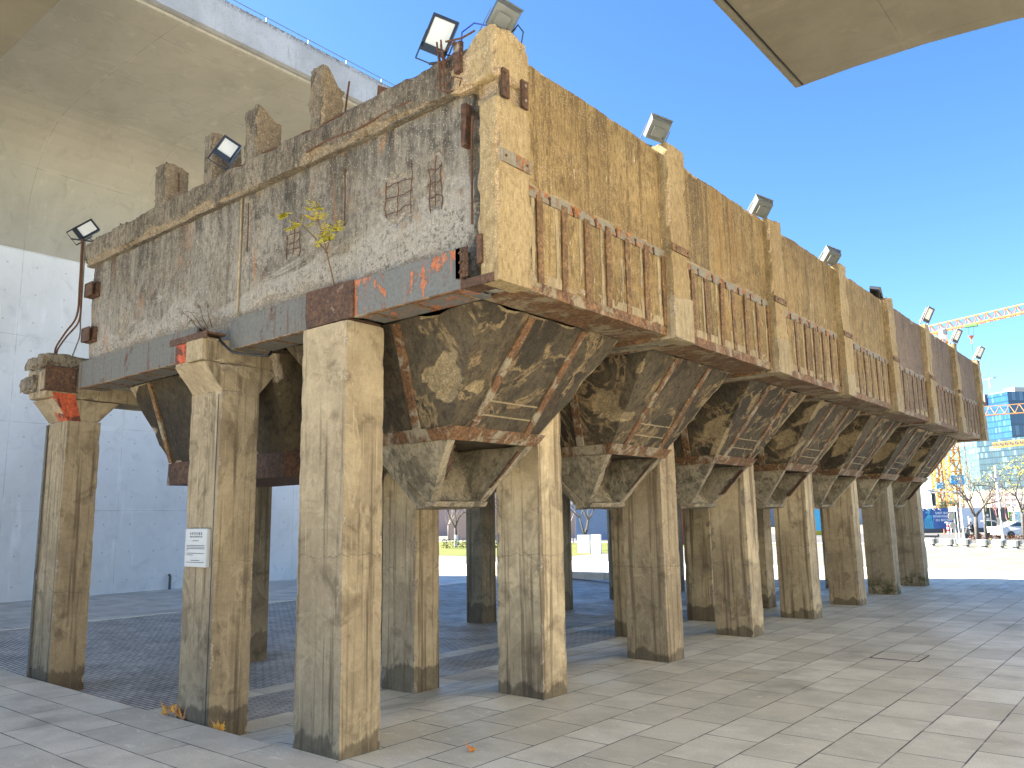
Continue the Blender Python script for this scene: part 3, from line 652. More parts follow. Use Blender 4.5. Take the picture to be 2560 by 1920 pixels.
# piers along the right side
for k in range(NB+1):
    y0 = .04 if k == 0 else SP*k+.09; y1 = .567 if k == 0 else SP*k+.58
    c = .045 if k == 0 else .06 if k < 3 else .14
    mb = MB(); mat = M['pilaster']
    if k == 0:
        def pcb(p, ext):
            q = 1-sst(.0, .16, abs(p.z-6.86)-.06+noise.noise(p*6)*.07)
            if q > 0 and (ext[0] > 0 or ext[1] < 0) and p.y < .46:
                return (Vector((-.05*q*(ext[0] > 0), .09*q*(ext[1] < 0), 0)), q)
            if ext[0] < 0 and ext[1] < 0: return (Vector((noise.noise(p*7)*.05, .03, 0)), 1)
            return None
        mb.rbox(1.97, 2.24, y0, y1, 4.75, 6.93, c, amp=.008, eamp=.05, seed=60, cb=pcb)
        def pcb2(p, ext):
            k2 = (1-sst(1.62, 2.1, p.x))
            return (Vector((0, 0, -.32*k2*sst(7.1, 7.45, p.z))), max(k2*1.2, 1-sst(.0, .18, p.z-6.9) if ext[0] > 0 else 0)) if (k2 > 0 or p.z < 7.1) else None
        mb.rbox(1.62, 2.242, y0-.012, y1, 6.90, 7.47, c, amp=.012, eamp=.06, seed=61, cb=pcb2)
    else:
        def pk(p, ext):
            if ext[0] < 0: return None
            q = 1-sst(.02, .12, abs(p.z-(6.95-.1*(k % 2)))-.03)
            return (Vector((-.012*q, 0, 0)), .3*q)
        mb.rbox(2.0, 2.24, y0, y1, 4.75, 7.44+.03*math.sin(k*2.2), c, amp=.008, eamp=.05, seed=60+k, cb=pk)
    pier = mb.build('pier', mat, bunk)
    if k == 0:
        for ya, yb, za, zb in ((.08, .56, 5.98, 6.12),): 
            mb = MB(); mb.box(2.242, 2.262, ya, yb, za, zb); mb.bar((2.262, .15, 6.05), (2.272, .15, 6.05), .015, 1, 8); mb.bar((2.262, .49, 6.05), (2.272, .49, 6.05), .015, 1, 8); mb.build('tie_plate', [M['rail'], M['rebar']], pier)
        for yy in (.16, .47):
            mb = MB(); mb.box(2.245, 2.275, yy-.05, yy+.05, 6.68, 6.99); mb.bar((2.275, yy, 6.93), (2.287, yy, 6.93), .017, 1, 8); mb.bar((2.275, yy, 6.76), (2.287, yy, 6.76), .017, 1, 8); mb.build('tie_plate', [M['dark_rust'], M['strap']], pier)
    else:
        mb = MB(); mb.box(2.243, 2.262, y0-.01, y1+.0, 5.93, 6.03)
        for yy in (y0+.08, y1-.09): mb.bar((2.262, yy, 5.98), (2.272, yy, 5.98), .015, 1, 8)
        mb.build('tie_plate', [M['bar'], M['rebar']], pier)
        # plastered foot of the pier
        mb = MB(); mb.rbox(2.02, 2.252, y0-.012, y1+.012, 4.742, 5.25+.1*math.sin(k), .07 if k < 3 else .15, amp=.004, eamp=.03, seed=70+k); mb.build('plastered_foot', M['plaster'], pier)

# side wall panels with their strapping
for k in range(NB):
    ya = SP*k+.5; yb = SP*k+3.66
    def tc(p, ext):
        if ext[2] > 0: return (Vector((0, 0, noise.noise(Vector((p.y*1.3, 4, 0)))*.022+noise.noise(Vector((p.y*9, 4, 0)))*.018)), 0)
    mb = MB(); mb.rbox(1.92, 2.11, ya, yb, 4.86, 7.375, .08 if k < 2 else .16, amp=.005, eamp=.02, seed=80+k, cb=tc)
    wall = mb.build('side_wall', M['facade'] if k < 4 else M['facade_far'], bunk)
    g0 = SP*k+.74; mb = MB()
    mb.rbox(2.112, 2.128, g0-.06, SP*k+3.6, 5.83, 5.95, .2, amp=.003, eamp=.004)
    for j in range(7): mb.bar((2.128, g0+.30+j*.45, 5.90), (2.14, g0+.30+j*.45, 5.90), .022, 1, 6); mb.bar((2.13, g0+.30+j*.45, 5.90), (2.132, g0+.31+j*.45, 5.82), .012, 1, 4)
    mb.build('top_rail', [M['rail'], M['rebar']], wall)
    for j in range(7):
        mb = MB(); yy = g0+.06+j*.448+rnd.uniform(-.015, .015); d = rnd.uniform(-.02, .02); b = rnd.uniform(-.01, .015)
        zt = 5.86 if k else (5.86+.03*(j % 2))
        vs = [(2.114, yy, 4.90), (2.114, yy+.105, 4.90), (2.132+b, yy+d, zt), (2.132+b, yy+.10+d, zt)]
        mb.hexa([(2.113, yy, 4.90), (2.131, yy, 4.90), (2.113, yy+.10, 4.90), (2.131, yy+.10, 4.90), (2.118, yy+d, zt), (2.136+b, yy+d, zt), (2.118, yy+.10+d, zt), (2.136+b, yy+.10+d, zt)], (1, 1, 6), amp=.004, eamp=0, seed=j+k)
        mb.build('strap_bar', M['bar'], wall)
    mb = MB()
    for j in range(7):
        yy = g0+.01+j*.448+rnd.uniform(-.01, .01)
        mb.rbox(2.09, 2.121, yy-.035, yy+.02, 4.9, 5.84, .06, amp=.008, eamp=.02, seed=j*3+k)
    mb.rbox(2.09, 2.117, g0-.04, SP*k+3.58, 4.9, 5.02, .08, amp=.007, eamp=.03, seed=9+k)
    mb.rbox(2.09, 2.116, g0-.04, SP*k+3.58, 5.94, 5.985, .06, amp=.012, eamp=.03, seed=12+k)
    mb.build('mortar_strips', M['plaster'], wall)
    mb = MB(); mb.rbox(2.08, 2.125, ya+.08, yb-.08, 4.78, 4.91, .15, amp=.004, eamp=.012, seed=k)
    mb.box(1.55, 2.08, ya+.05, yb-.08, 4.782, 4.80); mb.box(1.53, 1.56, ya+.05, yb-.08, 4.80, 5.0)
    mb.build('bottom_angle', M['rust'], wall)
# cross beams between the hoppers
for k in range(NB+1):
    y = SP*k
    if k:
        mb = MB(); mb.rbox(-7.0, 2.0, y+.06, y+.54, 4.757, 5.15, .3, amp=.005, eamp=.015, seed=k); mb.build('cross_beam', M['hopper_low'], bunk)
        mb = MB(); mb.box(-7.0, 2.0, y+.05, y+.10, 4.745, 4.80); mb.box(-7.0, 2.0, y+.5, y+.55, 4.745, 4.80); mb.build('beam_flange', M['rust'], bunk)
# floor and far/left walls
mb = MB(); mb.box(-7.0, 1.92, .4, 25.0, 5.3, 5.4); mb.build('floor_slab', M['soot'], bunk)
mb = MB(); mb.rbox(-7.14, -6.95, .36, 25.0, 4.8, 7.33, .35, amp=.006, eamp=.03, seed=5); mb.build('side_wall', M['endwall'], bunk)
mb = MB(); mb.rbox(-7.0, 2.0, 24.9, 25.1, 4.8, 7.33, .3, amp=.006, eamp=.03, seed=6); mb.build('end_wall', M['endwall'], bunk)
for k in range(1, NB+1):
    mb = MB(); mb.rbox(-7.22, -6.96, SP*k+.09, SP*k+.56, 4.75, 7.42, .25, amp=.008, eamp=.04, seed=k); mb.build('pier', M['pilaster'], bunk)

# hoppers, right-hand row: splayed above the steel band, open-fronted chute below it
def xo(z): return 1.47-(4.75-z)*.79          # outer face
def xi(z): return -2.05+(4.75-z)*.765        # inner face
def ya_(z): return .67+(4.75-z)*.40
def yb_(z): return 3.38-(4.75-z)*.385
def hopper_right(k, near):
    dy = SP*k; n = 20 if near else 8
    def C(z0, z1, xa0, xb0, xa1, xb1, y00, y01, y10, y11):
        return [(xa0, y00+dy, z0), (xb0, y00+dy, z0), (xa0, y01+dy, z0), (xb0, y01+dy, z0), (xa1, y10+dy, z1), (xb1, y10+dy, z1), (xa1, y11+dy, z1), (xb1, y11+dy, z1)]
    zb = 3.42; mb = MB()
    def hcb(p, ext):
        q = math.hypot((p.x-.62)/.30, (p.z-4.1)/.30)+noise.noise(p*4)*.5
        w_ = 1-sst(.6, .95, q) if p.y-dy < 1.35 else 0
        e = 0
        if ext[0] > 0 and ext[1] > 0: e = max(0, noise.noise(Vector((p.z*2, k*3.3, 1)))+.15)
        if w_ or e: return (Vector((-.05*w_-.05*e, .04*w_-.05*e, 0))*(1+noise.noise(p*15)), max(w_, min(1, e*2.2)))
    mb.hexa(C(zb, 4.80, xi(zb), xo(zb), xi(4.8), xo(4.8), ya_(zb), yb_(zb), ya_(4.8), yb_(4.8)), (n, n, n), amp=.010, eamp=.035, seed=90+k, cb=hcb)
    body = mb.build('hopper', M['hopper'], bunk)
    # chute: two cheeks, back plate, sill
    mb = MB(); z0 = 2.62; zt = zb; m = max(3, n//2); ck = .13
    for s in (0, 1):
        if s == 0: ys = lambda z, i: (ya_(z), ya_(z)+ck)
        else: ys = lambda z, i: (yb_(z)-ck, yb_(z))
        a = ys(z0, 0); b = ys(zt, 0)
        mb.hexa(C(z0+.06, zt, -.40, xo(z0)+.02, xi(zt), xo(zt), a[0], a[1], b[0], b[1]), (m, 2, m), amp=.008, eamp=.03, seed=95+k+s)
    mb.hexa(C(z0, zt, -.42, -.24, xi(zt), xi(zt)+.14, ya_(z0)-.02, yb_(z0)+.02, ya_(zt), yb_(zt)), (2, m, m), amp=.006, eamp=.02, seed=99+k)
    vs = [(-.43, ya_(z0)-.03+dy, 2.585), (-.17, ya_(z0)+dy, 2.62), (-.43, yb_(z0)+.03+dy, 2.585), (-.17, yb_(z0)+dy, 2.62),
          (-.43, ya_(z0)-.02+dy, 2.72), (-.12, ya_(z0)+.02+dy, 2.69), (-.43, yb_(z0)+.02+dy, 2.72), (-.12, yb_(z0)-.02+dy, 2.69)]
    mb.hexa(vs, (2, m, 1), amp=.006, eamp=.015, seed=k)
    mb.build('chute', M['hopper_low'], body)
    # steel band
    mb = MB(); z0, z1 = 3.405, 3.555; e = .035; X0, X1 = xo(z0), xo(z1)
    A0, A1, B0, B1 = ya_(z0), ya_(z1), yb_(z0), yb_(z1)
    mb.hexa(C(z0, z1, X0-.01, X0+e, X1-.01, X1+e, A0-e-.01, B0+e, A1-e-.01, B1+e), (1, 6, 1), amp=.004, eamp=.01, seed=k)
    mb.hexa(C(z0-.005, z1-.005, xi(z0), X0-.012, xi(z1), X1-.012, A0-e, A0+.01, A1-e, A1+.01), (6, 1, 1), amp=.004, eamp=.01, seed=k)
    mb.hexa(C(z0-.005, z1-.005, xi(z0), X0-.012, xi(z1), X1-.012, B0-.01, B0+e, B1-.01, B1+e), (2, 1, 1), amp=.004, eamp=.01, seed=k)
    mb.build('steel_band', M['strap'], body)
    # flat bars running up the faces
    mb = MB()
    for yy in (1.51, 2.56):
        z0, z1 = 3.55, 4.76; w2 = .06; mb = MB()
        mb.hexa(C(z0, z1, xo(z0), xo(z0)+.03, xo(z1), xo(z1)+.03, yy-w2, yy+w2, yy-w2, yy+w2), (1, 1, 6), amp=.004, eamp=0, seed=k)
        mb.build('steel_strap', M['strap'], body)
    mb = MB()
    z0, z1 = 3.55, 4.76
    mb.hexa(C(z0, z1, -.10, .02, .04, .17, A1-.03, A1+.01, ya_(z1)-.03, ya_(z1)+.01), (1, 1, 6), amp=.004, eamp=0, seed=k+5)
    mb.build('steel_strap', M['strap'], body)
    if k != 5 and k != 4:
        mb = MB()
        za, zc = 3.34, 2.95
        if k not in (2, 6): mb.hexa(C(zc, za, xo(zc)-.10, xo(zc)-.02, xo(za)-.10, xo(za)-.02, ya_(zc)+ck, ya_(zc)+ck+.10, ya_(za)+ck, ya_(za)+ck+.07), (2, 3, 9), amp=.02, eamp=.05, seed=k+7, freq=7, efreq=7); mb.build('chute_guide', M['dark_rust'], body); mb = MB()
        zc = 2.86
        mb.hexa(C(zc, za, xo(zc)-.06, xo(zc)-.02+(.05 if k in (2, 3, 6) else 0), xo(za)-.06, xo(za)-.02+(.05 if k in (2, 3, 6) else 0), yb_(zc)-ck-.05, yb_(zc)-ck, yb_(za)-ck-.05, yb_(za)-ck), (1, 2, 8), amp=.008, eamp=.02, seed=k+8)
        mb.build('chute_guide', M['dark_rust'], body)
    mb = MB()
    for (zz, d) in ((3.86, 0), (3.70, .0)):
        mb.hexa(C(zz, zz+.015, xo(zz)-.01, xo(zz)+.012, xo(zz+.015)-.01, xo(zz+.015)+.012, 1.58, 2.49, 1.58, 2.49), (1, 8, 1), amp=.006, eamp=0, seed=k)
    mb.build('patch_ridge', M['plaster'], body)
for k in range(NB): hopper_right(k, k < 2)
# left-hand row: flat-bottomed hoppers
for k in range(NB):
    dy = SP*k; mb = MB(); n = 12 if k == 0 else 4
    def Cl(z0, z1, x00, x01, x10, x11, y00, y01, y10, y11): return [(x00, y00+dy, z0), (x01, y00+dy, z0), (x00, y01+dy, z0), (x01, y01+dy, z0), (x10, y10+dy, z1), (x11, y10+dy, z1), (x10, y11+dy, z1), (x11, y11+dy, z1)]
    mb.hexa(Cl(3.45, 4.8, -6.02, -2.75, -6.68, -2.4, 1.16, 2.9, .68, 3.36), (n, n, n), amp=.02, eamp=.05, seed=110+k)
    body = mb.build('hopper', M['soot'], bunk)
    mb = MB(); mb.hexa(Cl(3.10, 3.47, -6.05, -2.72, -6.05, -2.72, 1.13, 2.93, 1.13, 2.93), (8, 4, 2), amp=.006, eamp=.015, seed=k); mb.build('steel_band', M['dark_rust'], body)
    mb = MB(); mb.hexa(Cl(3.47, 4.76, -6.0, -5.9, -5.95, -5.85, 1.12, 1.17, .65, .70), (1, 1, 6), amp=.004, eamp=0); mb.build('steel_strap', M['bar'], body)

# ------------------------------------------------------------------ floodlights
def aim(o, facing, roll=0):
    f = Vector(facing).normalized(); q = f.to_track_quat('Y', 'Z')
    o.rotation_euler = (q.to_matrix() @ Matrix.Rotation(R(roll), 3, 'Y')).to_euler()
def floodlight(loc, facing, roll, label, wd=.34, ht=.42, dp=.07, silver=False, foot=None):
    root = empty('floodlight', loc, label, 'floodlight', 'floodlights along the top of the hopper building'); aim(root, facing, roll)
    mb = MB(); body = M['silver'] if silver else M['black']
    a, b = wd/2, ht/2
    k = .86 if silver else .9
    mb.hexa([(-a*k, -dp, -b*k), (a*k, -dp, -b*k), (-a, 0, -b), (a, 0, -b), (-a*k, -dp, b*k), (a*k, -dp, b*k), (-a, 0, b), (a, 0, b)], (1, 1, 1), amp=0, eamp=0)
    for x0, x1, z0, z1 in ((-a, a, b-.035, b), (-a, a, -b, -b+.085 if not silver else -b+.03), (-a, -a+.03, -b+.03, b-.035), (a-.03, a, -b+.03, b-.035)): mb.box(x0, x1, .0005, .018, z0, z1)
    if not silver:
        for i in range(7): mb.box(-a*.8+i*a*.26, -a*.8+i*a*.26+.008, -dp-.03, -dp+.002, -b*.8, b*.8)
    else:
        mb.box(-a-.006, a+.006, -.03, .02, b, b+.012); mb.box(-a*.5, a*.5, -dp-.05, -dp+.002, -b*.5, b*.4)
    mb.build('housing', body, root)
    zb = -b+.085 if not silver else -b+.03
    mb = MB(); mb.box(-a+.03, a-.03, .001, .006, zb, b-.035); mb.box(-a+.075, a-.075, .0062, .0085, zb+.045, b-.08); mb.build('glass', M['reflector'] if silver else M['glass_lamp'], root)
    mb = MB(); mb.box(-a-.02, -a-.012, -.05, -.02, -b-.09, .02); mb.box(a+.012, a+.02, -.05, -.02, -b-.09, .02); mb.box(-a-.02, a+.02, -.05, -.02, -b-.10, -b-.09); mb.build('bracket', body, root)
    if foot:
        w = root.matrix_basis.inverted()
        mb = MB(); p0 = Vector((0, -.035, -b-.1)); p1 = w @ Vector(foot); mid = (p0+p1)/2+Vector((.05, -.08, .04))
        mb.tube([p0, p1], .014, n=6); mb.tube([(a*.5, -dp-.01, -.05), mid+Vector((.06, 0, .03)), p1+Vector((.03, 0, 0))], .008, n=5); mb.build('mounting_arm', M['cable'], root)
    return root
bpy.context.view_layer.update()
FL = []
FL.append(floodlight((1.36, .12, 7.72), (.50, -.85, -.22), -27, 'large black floodlight with a pale square glass beside the corner of the coping', .31, .42, .06, foot=(1.62, .25, 7.40)))
FL.append(floodlight((-2.86, .10, 7.72), (.72, -.66, -.10), -33, 'black floodlight leaning between two broken concrete stumps', .28, .32, .06, foot=(-2.72, .15, 7.34)))
FL.append(floodlight((-7.28, .05, 7.60), (.75, -.55, .12), -52, 'black floodlight at the far left end of the coping above the conduits', .26, .38, .05, foot=(-7.05, .1, 7.34)))
FL.append(floodlight((2.04, .42, 7.80), (-.45, .62, .62), 32, 'square silver-backed floodlight standing on the corner pier', .30, .30, .24, True, foot=(2.05, .36, 7.46)))
for k, lab, dz in ((1, 'silver-backed floodlight with a loop of black cable on the second pier', .30), (2, 'silver-backed floodlight on the third pier from the near corner', .21), (3, 'silver-backed floodlight on the fourth pier from the near corner', .20)):
    FL.append(floodlight((2.06, SP*k+.20, 7.46+dz), (-.4, .7, .6), 26, lab, .31, .30, .24, True, foot=(2.08, SP*k+.3, 7.42)))
FL.append(floodlight((2.02, SP*4+.05, 7.58), (.35, .6, .85), 30, 'floodlight seen edge-on, tipped back, on the fifth pier from the near corner', .26, .34, .05, foot=(2.05, SP*4+.25, 7.42)))
for k, lab in ((5, 'framed floodlight facing down the wall, nearest of the three towards the far end'), (6, 'framed floodlight facing down the wall, middle one of the three towards the far end'), (7, 'framed floodlight at the very far end of the wall')):
    FL.append(floodlight((2.32, SP*k+.22, 7.66), (.80, -.58, -.30), -20, lab, .22, .42, .06, False, foot=(2.12, SP*k+.35, 7.42)))
    FL[-1].children[1].data.materials[0] = M['reflector']
mb = MB(); mb.tube([(2.04, .50, 7.62), (2.2, .46, 7.66), (2.24, .50, 7.58), (2.18, .54, 7.50), (2.1, .5, 7.50)], .008, n=5)
put(mb.build('cable_loop', M['cable']), 'loop of black cable beneath the silver floodlight on the corner pier', 'cable')
mb = MB(); mb.tube([(1.62, .2, 7.52), (1.7, .12, 7.62), (1.85, .15, 7.68), (1.98, .2, 7.62), (2.0, .25, 7.5)], .009, n=5)
put(mb.build('blue_cable', plain('blue_cable', (.03, .06, .35), .4)), 'short blue cable arching between the black floodlight and the corner pier', 'cable')

# ------------------------------------------------------------------ conduits at the left end
def wire(name, pts, r, mat, label, cat, n=6):
    mb = MB(); P = [Vector(p) for p in pts]; Q = []
    for i in range(len(P)-1):
        for j in range(5):
            t = j/5; a = P[max(i-1, 0)]; b = P[i]; c = P[i+1]; d = P[min(i+2, len(P)-1)]
            Q.append(.5*((2*b)+(c-a)*t+(2*a-5*b+4*c-d)*t*t+(3*b-a-3*c+d)*t**3))
    Q.append(P[-1]); mb.tube(Q, r, n=n)
    return put(mb.build(name, mat, smooth=True), label, cat)
c3 = lambda x, y, Y=-.02: onp(x*.4522, 500+y*.4522, 1, Y)
wire('conduit_pipe', [c3(455, 215), c3(450, 300), c3(440, 480), c3(425, 640), c3(360, 735), c3(312, 810), c3(303, 855)], .018, M['rebar'], 'outer rust-brown conduit bending down from the left floodlight to the column head', 'conduit')
wire('conduit_pipe', [c3(462, 215, .0), c3(455, 330, .0), c3(448, 540, .0), c3(436, 670, .0), c3(372, 750, .0), c3(322, 820, .0), c3(312, 855, .0)], .016, M['rebar'], 'inner rust-brown conduit bending down beside its twin to the column head', 'conduit')
wire('conduit_pipe', [c3(470, 215, .02), c3(462, 400, .02), c3(446, 640, .02), c3(442, 745, .02), c3(420, 810, .02), c3(398, 870, .02)], .013, M['grey_paint'], 'straight grey conduit dropping from the left floodlight along the wall end', 'conduit')
wire('conduit_pipe', [(-8.10, -.02, 4.2), (-8.09, -.03, 3), (-8.10, -.03, 1.5), (-8.09, -.03, -.1)], .022, M['grey_paint'], 'thin grey pipe running down the left edge of the leftmost column', 'conduit')
wire('conduit_pipe', [(-2.59, -.02, 4.15), (-2.585, -.025, 2.8), (-2.59, -.02, 1.4), (-2.585, -.02, -.1)], .006, M['cable'], 'thin dark cable running down the corner of the column with the plaque', 'conduit')
wire('black_cable', [c3(1205, 760, -.05), c3(1240, 800, -.05), c3(1290, 840, -.02), c3(1400, 855, .1), c3(1480, 860, .2), c3(1500, 838, .3)], .018, M['cable'], 'black cable sagging under the steel beam right of the plaque column head', 'cable')

# ------------------------------------------------------------------ text helper, plaque
def text_mesh(mb, body, size, org, ex, ez, mi=0, bold=0., align='CENTER'):
    cu = bpy.data.curves.new('t', 'FONT'); cu.body = body; cu.size = size; cu.align_x = align; cu.offset = bold; cu.resolution_u = 2
    ob = bpy.data.objects.new('t', cu); COL.objects.link(ob)
    me = bpy.data.meshes.new_from_object(ob.evaluated_get(bpy.context.evaluated_depsgraph_get()))
    b = len(mb.v)
    for v in me.vertices: mb.v.append(tuple(Vector(org)+Vector(ex)*v.co.x+Vector(ez)*v.co.y))
    for p in me.polygons: mb.f.append(tuple(b+i for i in p.vertices)); mb.m.append(mi)
    bpy.data.objects.remove(ob); bpy.data.meshes.remove(me); bpy.data.curves.remove(cu)
pq = empty('plaque', (-2.94, -.02, 2.15), 'small pale heritage plaque with dark lettering, fixed to the second end column', 'plaque')
mb = MB(); mb.box(-.27, .27, -.03, .015, -.245, .245); mb.box(-.262, .262, -.034, -.0302, -.237, .237); mb.build('board', [plain('plaque_enamel', (.40, .42, .42), .35, 0, .05), M['plaster']][0], pq)
mb = MB(); X = (1, 0, 0); Z = (0, 0, 1); yy = -.0352
text_mesh(mb, '优 秀 历 史 建 筑', .042, (.0, yy, .165), X, Z, bold=.0006)
text_mesh(mb, 'HERITAGE ARCHITECTURE', .026, (.0, yy, .132), X, Z, bold=.0006)
text_mesh(mb, '龙腾大道3398号', .022, (.0, yy, .083), X, Z)
for z, x0, x1 in ((.025, -.22, .22), (.005, -.22, .22), (-.015, -.22, .22), (-.035, -.22, -.18), (-.075, -.22, .21), (-.097, -.22, -.06), (-.165, -.11, .11), (-.19, -.22, .22)):
    x = x0
    while x < x1-.004:
        l = rnd.uniform(.006, .02); mb.add([(x, yy, z), (min(x+l, x1), yy, z), (min(x+l, x1), yy, z+.008), (x, yy, z+.008)], [(0, 1, 2, 3)]); x += l+.003
mb.build('lettering', plain('plaque_ink', (.03, .035, .04), .6), pq)

# ------------------------------------------------------------------ small plants on the end wall, fallen leaves
def leafmat(nm, a, b):
    t = NT(nm); n = t.noise(9, 3, .6); return t.fin(t.mix(t.ramp(n, .35, .65), a, b), .6, spec=.3)
M['leaf_y'] = leafmat('yellow_leaf', (.62, .50, .03), (.42, .42, .04)); M['leaf_o'] = leafmat('orange_leaf', (.42, .17, .03), (.55, .30, .06))
M['leaf_g'] = leafmat('olive_leaf', (.22, .22, .04), (.35, .30, .07)); M['twig'] = plain('brown_twig', (.13, .075, .035), .8)
M['dry'] = leafmat('dry_leaf', (.36, .13, .03), (.55, .27, .06)); M['dry2'] = leafmat('yellow_dry_leaf', (.62, .36, .05), (.50, .22, .04)); M['dry3'] = leafmat('pinkish_dry_leaf', (.42, .23, .16), (.26, .11, .05))
def leaflet(mb, p, d, up, l, w, mi):
    d = d.normalized(); s = d.cross(up).normalized(); up2 = s.cross(d)
    mb.add([p, p+d*l*.4+s*w*.5-up2*w*.1, p+d*l, p+d*l*.4-s*w*.5-up2*w*.1, p+d*l*.45+up2*w*.12], [(0, 1, 4), (1, 2, 4), (2, 3, 4), (3, 0, 4)], mi)
def sapling(root_loc, stems, label, nleaf, mats, lsize, seed):
    rr = random.Random(seed); root = empty('sapling', root_loc, label, 'plant'); mb = MB(); lv = MB(); O = Vector(root_loc)
    for st in stems:
        pts = [Vector(p)-O for p in st]; mb.tube(pts, .010, n=5, r2=.003)
        tips = pts[len(pts)//2:]
        for q in tips[0:]:
            for j in range(nleaf):
                d = Vector((rr.uniform(-1, 1), rr.uniform(-.8, .1), rr.uniform(-.15, .7))).normalized(); L = rr.uniform(.08, .20)
                e = q+d*L; e.z -= .04; mb.tube([q, (q+e)/2+Vector((0, 0, .03)), e], .003, n=4)
                for k in range(5):
                    b = q.lerp(e, .3+.16*k); sd_ = d.cross(Vector((0, 0, 1))).normalized()
                    z = (q.z+O.z)
                    mi = 0 if rr.random() < (.85 if z > 6.0 else .2) else 1
                    for sg in (-1, 1): leaflet(lv, b, d*.5+sd_*sg+Vector((0, 0, -.3)), Vector((0, -.6, 1)), lsize*rr.uniform(.7, 1.2), lsize*.45, mi)
    mb.build('stem', M['twig'], root); lv.build('leaves', mats, root)
sapling((-.38, .12, 5.2), [[(-.38, .12, 5.2), (-.40, .04, 5.5), (-.44, -.02, 5.8), (-.5, -.05, 6.0), (-.52, -.06, 6.15)], [(-.40, .02, 5.6), (-.62, -.03, 5.85), (-.85, -.05, 6.05), (-1.08, -.06, 6.25)], [(-.42, 0, 5.6), (-.3, -.03, 5.72), (-.15, -.04, 5.8)]], 'small sapling with yellow leaves growing out of the ledge below the end wall', 6, [M['leaf_y'], M['leaf_y']], .06, 5)
sapling((-3.2, .12, 5.2), [[(-3.2+d, .12, 5.15), (-3.22+d*1.4, .04, 5.28+abs(d)*.2), (-3.25+d*2., .0, 5.42+.06*math.sin(d*30))] for d in (-.2, -.1, .02, .12)], 'tuft of dry weeds with a few olive leaves on the ledge above the plaque column', 2, [M['leaf_g'], M['twig']], .03, 8)

def maple(loc, rot, size, mat, label, group=None, curl=.5, seed=0):
    rr = random.Random(seed); root = empty('fallen_leaf', loc, label, 'leaf', group); root.rotation_euler = rot
    mb = MB(); out = []
    for ang, l in ((-100, .45), (-75, .34), (-52, .72), (-38, .45), (-22, .62), (0, 1.), (22, .62), (38, .45), (52, .72), (75, .34), (100, .45)):
        out.append((math.sin(R(ang))*l, math.cos(R(ang))*l))
        
    full = []
    for i, (x, y) in enumerate(out):
        full.append((x, y))
        if i < len(out)-1:
            x2, y2 = out[i+1]; full.append(((x+x2)*.33, (y+y2)*.33+.02))
    full.append((.04, -.05)); full.append((-.04, -.05))
    vs = [(0, .05, 0)]
    for x, y in full:
        r = math.hypot(x, y); vs.append((x*size, y*size, size*(curl*r*r*(.5+.5*math.sin(x*5+seed)) + rr.uniform(-.04, .04))))
    vs[0] = (0, .05*size, 0)
    mb.add(vs, [(0, i+1, (i+1) % (len(vs)-1)+1) for i in range(len(vs)-1)])
    mb.build('blade', mat, root)
    mb = MB(); mb.tube([(0, 0, 0), (.02*size, -.3*size, .05*size), (.1*size, -.6*size, .16*size)], .012*size, n=4); mb.build('stalk', M['twig'], root)
    return root
maple((.93, 1.06, .022), (.25, -.35, 1.9), .13, M['dry'], 'single curled orange-brown leaf lying on the open paving in front of the first column', curl=.55, seed=2)
for i in range(9):
    maple((-3.60+.062*i+rnd.uniform(-.015, .015), -.028+rnd.uniform(-.012, .012), -.03+.08*(1-abs(i-4)/5)+rnd.uniform(0, .02)), (rnd.uniform(.7, 1.6), rnd.uniform(-.7, .7), rnd.uniform(-.6, .9)), rnd.uniform(.13, .18), M[('dry', 'dry2', 'dry3')[i % 3]], ('%s leaf heaped by the plaque column, %s' % (('orange-brown', 'amber-yellow', 'pinkish brown')[i % 3], ('at its far left end', 'second from its left end', 'third from its left end', 'just left of its peak', 'at its peak', 'just right of its peak', 'third from its right end', 'second from its right end', 'at its far right end')[i])), 'leaves heaped against the plaque column', seed=i)
for i in range(3):
    maple((-2.42+.09*i, .01-.01*i, -.03+.01*i), (1.2+.1*i, (-.6, .1, .5)[i], .2*i), .12, M['dry2'], 'yellow leaf standing against the right foot of the plaque column, %s of the three' % ('leftmost', 'middle', 'rightmost')[i], 'yellow leaves at the plaque column foot', seed=20+i)
maple((-1.98, .12, -.12), (.3, .2, 1), .05, M['dry3'], 'tiny dark leaf on the lower paving right of the yellow leaves', seed=31)

# manhole cover, flush
mh = empty('manhole_cover', (2.97, 9.72, 0), 'rectangular paved manhole cover with a rusty steel rim set in the forecourt slabs', 'manhole cover')
mb = MB(); a, b = .39, .38
for x0, x1, y0, y1 in ((-a, a, -b, -b+.02), (-a, a, b-.012, b), (-a, -a+.02, -b+.02, b-.012), (a-.02, a, -b+.02, b-.012)): mb.box(x0, x1, y0, y1, -.02, .006)
mb.build('rim', M['dark_rust'], mh)
mb = MB(); mb.add([(-a+.02, -b+.02, .004), (a-.02, -b+.02, .004), (a-.02, b-.012, .004), (-a+.02, b-.012, .004)], [(0, 1, 2, 3)]); mb.build('lid', M['slab'], mh)

